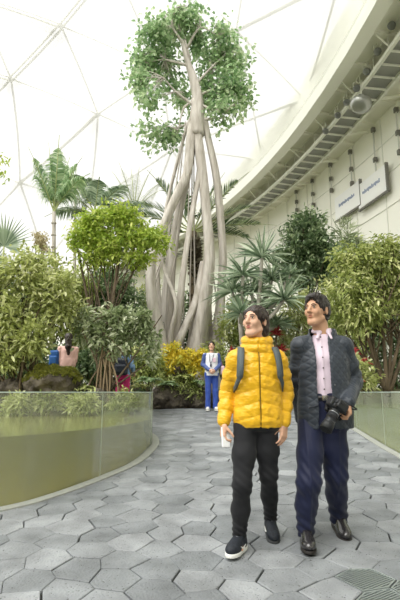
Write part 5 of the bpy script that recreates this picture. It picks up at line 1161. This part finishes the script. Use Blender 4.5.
# ------------------------------------------------------------------ visitors further back
def visitor(label, px, head_y, foot_z, Y, yaw, pitch, hh, outfit, arms, build=1.0, face_cam=True, hair='tail', legs=.075, group=None):
    """simple standing figure at 1/1 scale: arms = ((elbow, wrist) offsets from the shoulder, left then right of the photo)"""
    top = W(px, head_y, Y); b = np.array([top[0], top[1], foot_z]); H = top[2] - foot_z; s = H / 1.6
    root = thing('person', label, 'person', b, group); P = lambda x, y, z: b + rotz(yaw) @ (np.array([x, y, z]) * s)
    R = rotz(yaw) @ head_R(hh, pitch); hc = P(0, -.01, 1.485); nk = P(0, .01, 1.33)
    sh = [P(-.155, 0, 1.28), P(.155, 0, 1.28)]; hp = [P(-.075, 0, .84), P(.075, 0, .84)]; kn = [P(-.085, -.01, .45), P(.085, -.01, .45)]; an = [P(-.09, 0, .09), P(.09, 0, .09)]
    el = [sh[i] + rotz(yaw) @ (np.array(arms[i][0]) * s) for i in (0, 1)]; wr = [sh[i] + rotz(yaw) @ (np.array(arms[i][1]) * s) for i in (0, 1)]
    f = Field(b + [-.45 * s, -.4 * s, 0], b + [.45 * s, .4 * s, H + .1], .0065)
    add_head(f, hc, R, s * .97, True); f.cone(hc + R @ np.array([0, .03, -.06]), nk, .045 * s, .05 * s, .02)
    f.loft([(b[2] + .8 * s, 0, 0, .14 * s, .09 * s), (b[2] + 1.05 * s, 0, 0, .11 * s, .08 * s), (b[2] + 1.22 * s, 0, 0, .13 * s, .08 * s), (b[2] + 1.31 * s, 0, 0, .07 * s, .06 * s)], yaw, (b[0], b[1]), .03)
    for i in (0, 1):
        f.chain([(sh[i], .038 * s), (el[i], .032 * s), (wr[i], .024 * s)], .02); f.chain([(hp[i], .065 * s), (kn[i], .045 * s), (an[i], .03 * s)], .02); f.cone(an[i], an[i] + rotz(yaw) @ np.array([0, -.09, -.05]), .024, .02, .01)
        v = unit(wr[i] - el[i]); add_hand(f, wr[i], v, rotz(yaw) @ np.array([(1, -1)[i] * .8, .4, 0]), rotz(yaw) @ np.array([0, -1, .3]), .6, s * .95, .4)
    fobj(f, 'body', skinA, root); head_parts(root, hc, R, s * .97, brow, lipA)
    T = lambda x, y, z: hc + R @ (np.array([x, y, z]) * s * .97); q = s * .97
    f = Field(hc - .28 - [0, 0, .25], hc + .24, .006)
    f.ell(T(0, .016, .04), np.array((.083, .100, .090)) * q, R, 0); f.ell(T(0, .055, -.01), np.array((.074, .062, .085)) * q, R, .03)
    if hair == 'tail': f.chain([(T(0, .1, -.0), .03), (T(0, .125, -.09), .032), (T(0, .11, -.2), .018)], .02)
    else: f.chain([(T(0, .06, -.05), .07), (T(.0, .085, -.18), .062), (T(-.01, .1, -.32), .035)], .03)
    f.ell(T(0, -.115, -.045), np.array((.073, .105, .115)) * q, R, .012, True)
    for e in (-1, 1): f.ell(T(e * .083, .008, -.012), np.array((.022, .018, .030)) * q, R, .008, True)
    fobj(f, 'hair', outfit['hair'], root, lambda V, N: .003 * wob(V, 50))
    # trousers
    if 'trousers' in outfit:
        f = Field(b + [-.3 * s, -.3 * s, .02], b + [.3 * s, .3 * s, 1.1 * s], .0065)
        f.loft([(b[2] + .78 * s, 0, 0, .15 * s, .10 * s), (b[2] + .86 * s, 0, 0, .155 * s, .108 * s), (b[2] + .97 * s, 0, 0, .13 * s, .095 * s)], yaw, (b[0], b[1]), .02)
        for i in (0, 1): f.chain([(hp[i], (legs + .005) * s), (kn[i], legs * .82 * s), (an[i] + [0, 0, -.02], legs * .78 * s)], .03)
        f.cut(lambda X, Y_, Z: b[2] + .05 * s - Z + 0 * X + 0 * Y_)
        tr = fobj(f, 'trousers', outfit['trousers'], root, lambda V, N: .006 * wob(V * [1, 1, .6], 24))
    hem = outfit.get('hem', .86)
    f = Field(b + [-.45 * s, -.35 * s, .7 * s], b + [.45 * s, .35 * s, 1.45 * s], .0065)
    f.loft([(b[2] + hem * s, 0, 0, .165 * s, .122 * s), (b[2] + (hem + .12) * s, 0, 0, .16 * s, .12 * s), (b[2] + 1.1 * s, 0, 0, .145 * s, .112 * s), (b[2] + 1.25 * s, 0, 0, .15 * s, .1 * s), (b[2] + 1.325 * s, 0, 0, .09 * s, .075 * s)], yaw, (b[0], b[1]), .01)
    for i in (0, 1): f.cone(sh[i] - [0, 0, .005], nk - [0, 0, .05], .05 * s, .055 * s, .02)
    body_top = fobj(f, outfit['top_name'], outfit['top'], root, lambda V, N: .005 * wob(V * [1, 1, .7], 22))
    f = Field(b + [-.45 * s, -.45 * s, .6 * s], b + [.45 * s, .35 * s, 1.45 * s], .0065)
    for i in (0, 1): f.chain([(sh[i] - [0, 0, .01], .058 * s), (el[i], .053 * s), (wr[i] - unit(wr[i] - el[i]) * .02, .04 * s)], .02)
    if outfit.get('sleeve'): fobj(f, 'sleeves', outfit['sleeve'], root, lambda V, N: .005 * wob(V, 26))
    for i in (0, 1): shoe(root, 'shoe', an[i], rotz(yaw) @ np.array([(-.15, .15)[i], -1, 0]), .22 * s, .085 * s, .085, outfit['shoe'], wht, .02)
    return root, b, s, P, sh, el, wr, body_top
cobalt = mat('cobalt_tracksuit', (44, 72, 158), .6, sheen=.2, noise=(5, (56, 88, 176), .3)); sleeveb = mat('slate_blue_sleeve', (74, 92, 146), .6); vest = mat('white_vest', (236, 238, 244), .6)
r_, b_, s_, P_, sh_, el_, wr_, tp_ = visitor('woman in a white vest and blue tracksuit standing with clasped hands at the path end', 211.5, 341.5, gz(11.26) + .002, 11.26, math.radians(4), math.radians(8), math.radians(8),
    dict(hair=brownhair, trousers=cobalt, top=vest, top_name='vest', sleeve=sleeveb, shoe=wht, hem=.80), (((-.05, .02, -.22), (.09, -.17, -.36)), ((.05, .02, -.22), (-.10, -.17, -.37))), legs=.078)
m = MB(); tube(m, [P_(-.05, -.09, 1.30), P_(-.055, -.125, 1.15), P_(-.03, -.135, 1.06)], [.008] * 3, 5, 4); tube(m, [P_(.05, -.09, 1.30), P_(.0, -.13, 1.15), P_(-.03, -.135, 1.06)], [.006] * 3, 5, 4)
box(m, P_(-.03, -.137, 1.03), (.02, .004, .03), None, .002); m.build('lanyard', mat('lanyard_dark', (60, 58, 84), .6), r_)
m = MB(); box(m, P_(.05, -.122, 1.16), (.035, .004, .05), None, .003); m.build('printed_patch', mat('pink_print', (226, 196, 210), .6), tp_)
hb = P_(.26, .03, .93); t = thing('handbag', 'pale pink bag hanging beside the woman in the white vest', 'bag', hb)
f = Field(hb - .2, hb + .2, .006); f.box(hb, (.05, .075, .10), .03); fobj(f, 'bag_body', mat('bag_pink', (222, 190, 196), .5), t)
m = MB(); tube(m, [hb + [0, -.05, .09], P_(.20, -.02, 1.18), P_(.17, 0, 1.35), P_(.2, .05, 1.18), hb + [0, .05, .09]], [.008] * 5, 6, 5); m.build('strap', mat('bag_strap', (190, 120, 130), .5), t, True)
# visitor with long hair and a blue backpack, seen from behind
pink = mat('blush_top', (232, 190, 180), .65); denim = mat('denim_blue', (112, 142, 178), .75, noise=(30, (136, 164, 196), .2)); mag = mat('magenta_trousers', (206, 48, 118), .65); shorts = mat('white_shorts', (232, 230, 228), .6); dark_tr = mat('dark_leggings', (52, 52, 60), .7)
r_, b_, s_, P_, sh_, el_, wr_, tp_ = visitor('visitor in a blush pink top with long dark hair, back turned, behind the mossy boulder', 69, 333, .57, 10.0, math.radians(196), math.radians(0), 0,
    dict(hair=brownhair, trousers=shorts, top=pink, top_name='top', sleeve=pink, shoe=wht, hem=.93), (((.02, .0, -.24), (.10, -.20, -.25)), ((-.02, .0, -.24), (-.05, -.20, -.25))), hair='long')
bc = P_(.25, -.02, 1.08); t = thing('backpack', 'bright blue backpack carried at the side of the visitor in blush pink', 'backpack', bc)
f = Field(bc - .3, bc + .3, .008); f.box(bc, (.10, .09, .17), .05); f.box(bc + [0, -.09, -.04], (.07, .03, .08), .02, k=.02); fobj(f, 'pack', mat('backpack_blue', (40, 92, 158), .6), t)
m = MB(); tube(m, [bc + [.04, 0, .15], bc + [.1, -.02, .22], bc + [.17, -.02, .14]], [.014] * 3, 6, 5); m.build('strap', mat('backpack_strap', (34, 44, 66), .7), t, True)
r_, b_, s_, P_, sh_, el_, wr_, tp_ = visitor('visitor in denim jacket and magenta trousers behind the stilt-rooted shrub', 124, 343, .57, 9.75, math.radians(170), math.radians(-10), 0,
    dict(hair=blackhair, trousers=mag, top=denim, top_name='denim_jacket', sleeve=denim, shoe=wht, hem=.86), (((-.06, .0, -.22), (-.06, -.14, -.34)), ((.06, .0, -.22), (.05, -.14, -.34))), hair='tail', legs=.085)
bc = P_(-.02, .2, 1.05); t = thing('backpack', 'black backpack on the visitor in denim and magenta', 'backpack', bc)
f = Field(bc - .3, bc + .3, .008); f.box(bc, (.135, .075, .17), .06); f.box(bc + [0, -.07, -.05], (.1, .035, .08), .025, k=.02); fobj(f, 'pack', mat('backpack_black', (48, 54, 66), .6), t)
for q in (-1, 1):
    m = MB(); tube(m, [bc + [q * .07, .03, .13], P_(q * -.09, .03, 1.35), P_(q * -.09, -.10, 1.26), P_(q * -.12, -.12, 1.1), bc + [q * .1, .06, -.12]], [.015] * 5, 6, 5); m.build('strap', mat('backpack_black', (0, 0, 0)), t, True)
